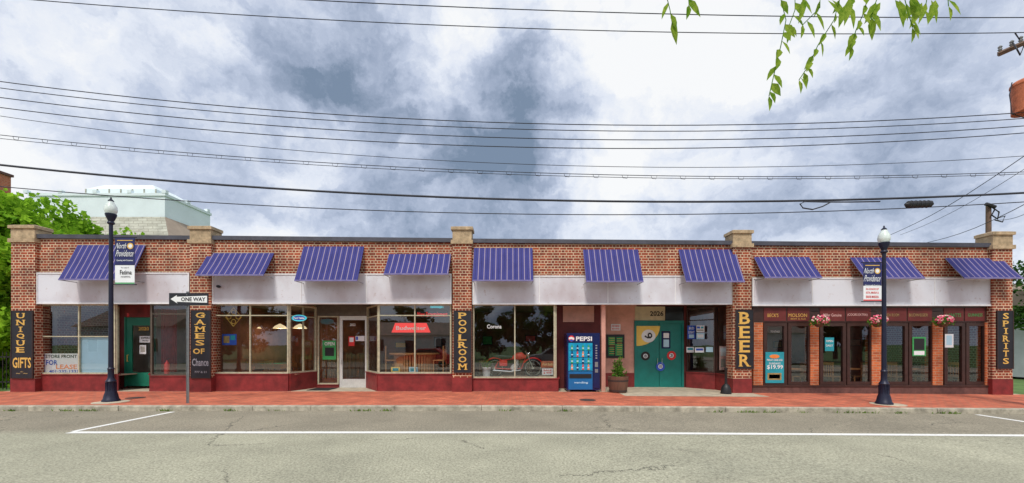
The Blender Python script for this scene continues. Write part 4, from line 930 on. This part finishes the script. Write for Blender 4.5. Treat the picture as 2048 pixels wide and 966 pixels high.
for ti,tg in enumerate(twigs):
    dy=random.uniform(-.25,.3); P=[L2(p,q,dy) for p,q in tg]; tw.tube([Vector((P[0].x,Yl,4.45))]+P,.003,4)
    for i in range(1,len(P)):
        m_=3 if len(tg)>3 else 2
        for k in range(m_):
            t=(k+.5)/m_; p=P[i-1].lerp(P[i],t)
            if i==1 and t<.4: continue
            sd=random.choice((-1,1)) if k%2 else (-1)**i
            d=Vector((sd*random.uniform(.25,.6),random.uniform(-.3,.3),-1)); leaf(lf,p,d,Vector((random.uniform(-.9,.9),-1,random.uniform(-.2,.5))),random.uniform(.075,.115) if len(tg)>3 else random.uniform(.1,.16),random.uniform(.018,.027))
    leaf(lf,P[-1],Vector((random.uniform(-.2,.2),0,-1)),Vector((.3,-1,0)),.10,.022)
for p,q in ((1790,0),(1835,5),(1690,10),(1700,-5),(1862,0),(1752,5),(1815,-10),(1600,-5),(1655,0)):
    for k in range(2): leaf(lf,L2(p+k*9,q,random.uniform(-.2,.2)),Vector((random.uniform(-.8,.8),0,-1)),Vector((random.uniform(-.5,.5),-1,.2)),random.uniform(.13,.2),.028)
tw.build('twig','leafpot',r); lf.build('leaves','leafnear',r)

# ---------------- background buildings ----------------
r=thing('institutional_building','large white building with cupola and shingled skirt roof behind the row at left','building',(-45,26,0))
d=26; zt=Z(392,d); zb=Z(434,d); xR=-34.2; xL=X(60,d); yb2=32
MB().box(xL,xR,d,yb2,zb,zt).build('parapet_wall','bgwhite',r)
rl=MB(); rl.box(xL-.1,xR+.12,d-.12,yb2+.1,zt,zt+.25)
for k in range(7): xx=xR-k*3.4; rl.box(xx-.2,xx+.2,d-.15,d+.2,zt+.25,zt+.55)
for k in range(1,3): yy=d+k*2.8; rl.box(xR-.2,xR+.15,yy-.2,yy+.2,zt+.25,zt+.55)
rl.build('cornice','bgwhite',r)
e=3.2; ze=zb-3.4; xl2=xL
MB().add([(xl2,d-.05,zb),(xR+.05,d-.05,zb),(xR+e,d-e,ze),(xl2,d-e,ze)],[(0,3,2,1)]).build('skirt_roof','shingle',r)
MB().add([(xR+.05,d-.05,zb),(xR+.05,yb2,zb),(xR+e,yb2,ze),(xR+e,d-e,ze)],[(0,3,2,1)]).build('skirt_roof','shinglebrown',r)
MB().box(xL,xR+e-.5,d-e+.5,yb2,0,ze).build('wall','creamwall',r)
c=MB(); Yc=29; x0,x1=X(172,Yc),X(312,Yc); z0,z1,z2_=zt-.2,Z(378,Yc),Z(363,Yc)
c.box(x0,x1,Yc,Yc+5,z0,z1); c.add([(x0,Yc,z1),(x1,Yc,z1),(x1,Yc+5,z1),(x0,Yc+5,z1),(x0+1.0,Yc+1,z2_),(x1-1.2,Yc+1,z2_),(x1-1.2,Yc+4,z2_),(x0+1,Yc+4,z2_)],[(0,1,5,4),(1,2,6,5),(2,3,7,6),(3,0,4,7),(4,5,6,7)]); c.build('cupola','bgwhite',r)
c=MB()
for k in range(7): xx=x0+(x1-x0)*k/6; c.box(xx-.06,xx+.06,Yc-.05,Yc-.002,z0,z1)
c.build('cupola_rib','shingle',r)
r=thing('brick_tower','plain red brick block rising at the far left edge','building',(-80,36,0))
x1=X(22,46); MB().box(x1-16,x1,36,46,0,Z(330,42)).build('wall','brick_far',r); MB().box(x1-16.2,x1+.2,35.8,46.2,Z(330,42),Z(325,42)).build('coping','brownstone',r)
for k in range(3):
    for j in range(3): w_=MB(); w_.box(x1-5-k*3.5,x1-3.5-k*3.5,35.95,35.99,12+j*4,14+j*4); w_.build('window','glassdark',r)
def house(x,y,w,dp,h,rh,lb,m,face=1,name='house'):
    r=thing(name,lb,'house',(x,y,-.15)); MB().box(x-w/2,x+w/2,y-dp/2,y+dp/2,-.2,h).build('wall',m,r)
    o=.35; f=MB(); f.add([(x-w/2-o,y-dp/2-o,h),(x+w/2+o,y-dp/2-o,h),(x+w/2+o,y+dp/2+o,h),(x-w/2-o,y+dp/2+o,h),(x-w/2-o,y,h+rh),(x+w/2+o,y,h+rh)],[(0,1,5,4),(2,3,4,5),(1,2,5),(3,0,4),(0,3,2,1)]); f.build('roof','shinglebrown',r)
    yf=y+dp/2*face; n=max(2,int(w/2.4))
    for k in range(n):
        xx=x-w/2+w*(k+.5)/n
        if k==n//2: MB().box(xx-.5,xx+.5,min(yf,yf+.04*face),max(yf,yf+.04*face),-.1,2.1).build('door','brown',r); continue
        wf=MB().box(xx-.55,xx+.55,min(yf,yf+.05*face),max(yf,yf+.05*face),.9,2.3).build('window','white',r); MB().box(xx-.47,xx+.47,min(yf+.05*face,yf+.06*face),max(yf+.05*face,yf+.06*face),.98,2.22).build('pane','glassdark',wf)
house(-10,-29,9,7,2.6,1.4,'white sided low house across the street','creamwall')
house(26,-30,10,7,2.8,1.8,'white house across the street at the right','creamwall')
house(-38,-29,9,7,3.4,2.0,'grey house across the street at the left','graywall')
house(33,10,9,8,3.6,1.6,'pale grey house beyond the right end of the row','graywall',-1)
def car(x,y,lb,m):
    r=thing('parked_car',lb,'car',(x,y,-.1)); P=[(-2.1,.3),(-2.15,.62),(-1.9,.85),(-1.1,.95),(-.45,1.42),(.85,1.45),(1.5,1.0),(2.05,.9),(2.15,.6),(2.1,.3)]
    MB().prism([(x+a,b-.1) for a,b in reversed(P)],y-.85,y+.85).build('body',m,r)
    for s in(1,-1):
        ys=y+s*.86; MB().prism([(x+a,b-.1) for a,b in ((-.95,.97),(-.4,1.36),(.8,1.38),(1.3,1.0))],min(ys,ys+.01*s),max(ys,ys+.01*s)).build('side_window','glassdark',r)
        for wx in(-1.35,1.35):
            w=MB().torus((x+wx,y+s*.8,.22),.22,.1,'y',20,8).build('wheel','rubber',r,True); MB().lathe((x+wx,y+s*.8-.05,.22),[(.2,0),(.2,.1)],14,axis='y').build('rim','alu',w)
        MB().box(x+s*2.1-.03,x+s*2.1+.06,y-.75,y-.45,.5,.64).build('headlight','cwhite',r)
car(-6.6,-17.2,'red parked car in the lot across the street, mirrored in a shop window','carred'); car(3.5,-19,'grey parked car in the lot across the street','steel'); car(18.5,-18.5,'white parked car in the lot across the street at the right','cwhite')
r=thing('iron_fence','black iron railing fence at the left edge beside the building','fence',(-20,.6,0)); f=MB()
for z in (.25,1.15): f.box(-24,-17.5,.6,.64,z,z+.04)
f.build('rail','black',r); f=MB()
for k in range(48): xx=-24+k*.135; f.box(xx,xx+.02,.6,.62,0,1.35)
f.build('pickets','black',r)
r=MB(); vs=[];fs=[]; random.seed(4)
nx,ny=40,10
for i in range(nx+1):
    for j in range(ny+1):
        x=55+i*6; y=40+j*14; h=18*math.sin(math.pi*min(1,(j+1)/(ny)*.6))*(.6+.4*math.sin(i*.35))*min(1,(i+2)/4)
        vs.append((x,y,h-.3))
for i in range(nx):
    for j in range(ny): k=i*(ny+1)+j; fs.append((k,k+ny+1,k+ny+2,k+1))
r.add(vs,fs); o=struct(r.build('hill','grass'))
lf=MB()
for k in range(9000):
    i=random.randint(0,14); j=random.randint(0,3); b=Vector(vs[i*(ny+1)+j]); p=b+Vector((random.uniform(-4,4),random.uniform(-7,7),random.uniform(0,2.6))); s=random.uniform(.5,1.1); dd=rv(); a=dd.cross(rv()).normalized()*s*.6
    lf.add([p-dd*s,p+a,p+dd*s,p-a],[(0,1,2,3)])
o=lf.build('wooded_hillside','leafbright'); o['kind']='stuff'; tag(o,'far wooded hillside showing past the right end of the building','woodland')

# ---------------- camera, light, sky ----------------
cam=bpy.data.cameras.new('camera'); co=bpy.data.objects.new('camera',cam); COL.objects.link(co); S.camera=co
co.location=(0,-D,CZ); co.rotation_euler=(math.pi/2,0,0); cam.sensor_width=36; cam.lens=36*F/2048; cam.shift_y=(HZ-483)/2048; cam.clip_end=3000; cam.clip_start=.05
el,az=math.radians(54),math.radians(192)
sl=bpy.data.lights.new('sun','SUN'); sl.energy=2.5; sl.angle=math.radians(11); sl.color=(1,.95,.86); so=bpy.data.objects.new('sun',sl); COL.objects.link(so)
dirv=Vector((math.sin(az)*math.cos(el),math.cos(az)*math.cos(el),math.sin(el))); so.rotation_euler=dirv.to_track_quat('Z','Y').to_euler(); so.location=dirv*60
w=bpy.data.worlds.new('World'); S.world=w; w.use_nodes=True; nt=w.node_tree; bg=nt.nodes['Background']; bg.inputs[1].default_value=.1
sk=N(nt,'ShaderNodeTexSky',sky_type='NISHITA'); sk.sun_disc=False; sk.sun_elevation=el; sk.sun_rotation=az
tc=N(nt,'ShaderNodeTexCoord'); P=tc.outputs['Generated']
wn=N(nt,'ShaderNodeTexNoise',i_Scale=2.8,i_Detail=8.0,i_Roughness=.62); L(nt,P,wn.inputs['Vector'])
wv=N(nt,'ShaderNodeVectorMath',operation='MULTIPLY_ADD'); sb=N(nt,'ShaderNodeVectorMath',operation='SUBTRACT'); L(nt,wn.outputs['Color'],sb.inputs[0]); sb.inputs[1].default_value=(.5,.5,.5)
L(nt,sb.outputs[0],wv.inputs[0]); wv.inputs[1].default_value=(.42,.42,.42); L(nt,P,wv.inputs[2])
mp=N(nt,'ShaderNodeMapping'); mp.inputs['Scale'].default_value=(1,1,2.1); L(nt,wv.outputs[0],mp.inputs[0])
n1=N(nt,'ShaderNodeTexNoise',i_Scale=3.4,i_Detail=10.0,i_Roughness=.56); L(nt,mp.outputs[0],n1.inputs['Vector'])
acc=mth(nt,'MULTIPLY',mth(nt,'SUBTRACT',n1.outputs['Fac'],.5),2.3); acc=mth(nt,'ADD',acc,.30)
for (px,py,rr,am) in ((520,110,.38,.34),(800,80,.30,.36),(260,160,.28,.26),(1085,240,.26,.70),(1010,345,.18,.45),(1650,330,.50,.16),(800,440,.3,.22),(1960,130,.3,.16),(1340,110,.38,-.6),(90,50,.36,-.4),(1000,110,.14,-.25),(520,330,.25,-.12),(1250,330,.15,-.2)):
    dv=Vector(((px-1024)/F,1,(HZ-py)/F)).normalized(); ds=N(nt,'ShaderNodeVectorMath',operation='DISTANCE'); L(nt,wv.outputs[0],ds.inputs[0]); ds.inputs[1].default_value=dv
    mr=N(nt,'ShaderNodeMapRange',interpolation_type='SMOOTHSTEP'); L(nt,ds.outputs['Value'],mr.inputs[0]); mr.inputs[1].default_value=0; mr.inputs[2].default_value=rr; mr.inputs[3].default_value=am; mr.inputs[4].default_value=0
    acc=mth(nt,'ADD',acc,mr.outputs[0])
cr=N(nt,'ShaderNodeValToRGB'); L(nt,acc,cr.inputs[0]); e=cr.color_ramp.elements
e[0].position=0; e[0].color=(.98,.99,1,1); e[1].position=1; e[1].color=(.20,.27,.38,1)
for p,c in ((.25,(.80,.85,.95,1)),(.5,(.55,.62,.77,1)),(.75,(.36,.43,.57,1))): x=e.new(p); x.color=c
sc=N(nt,'ShaderNodeVectorMath',operation='SCALE'); L(nt,cr.outputs[0],sc.inputs[0]); sc.inputs['Scale'].default_value=10.2
L(nt,mixc(nt,.93,sk.outputs[0],sc.outputs[0]),bg.inputs[0])
S.view_settings.view_transform='Standard'; S.view_settings.look='None'; S.view_settings.exposure=0
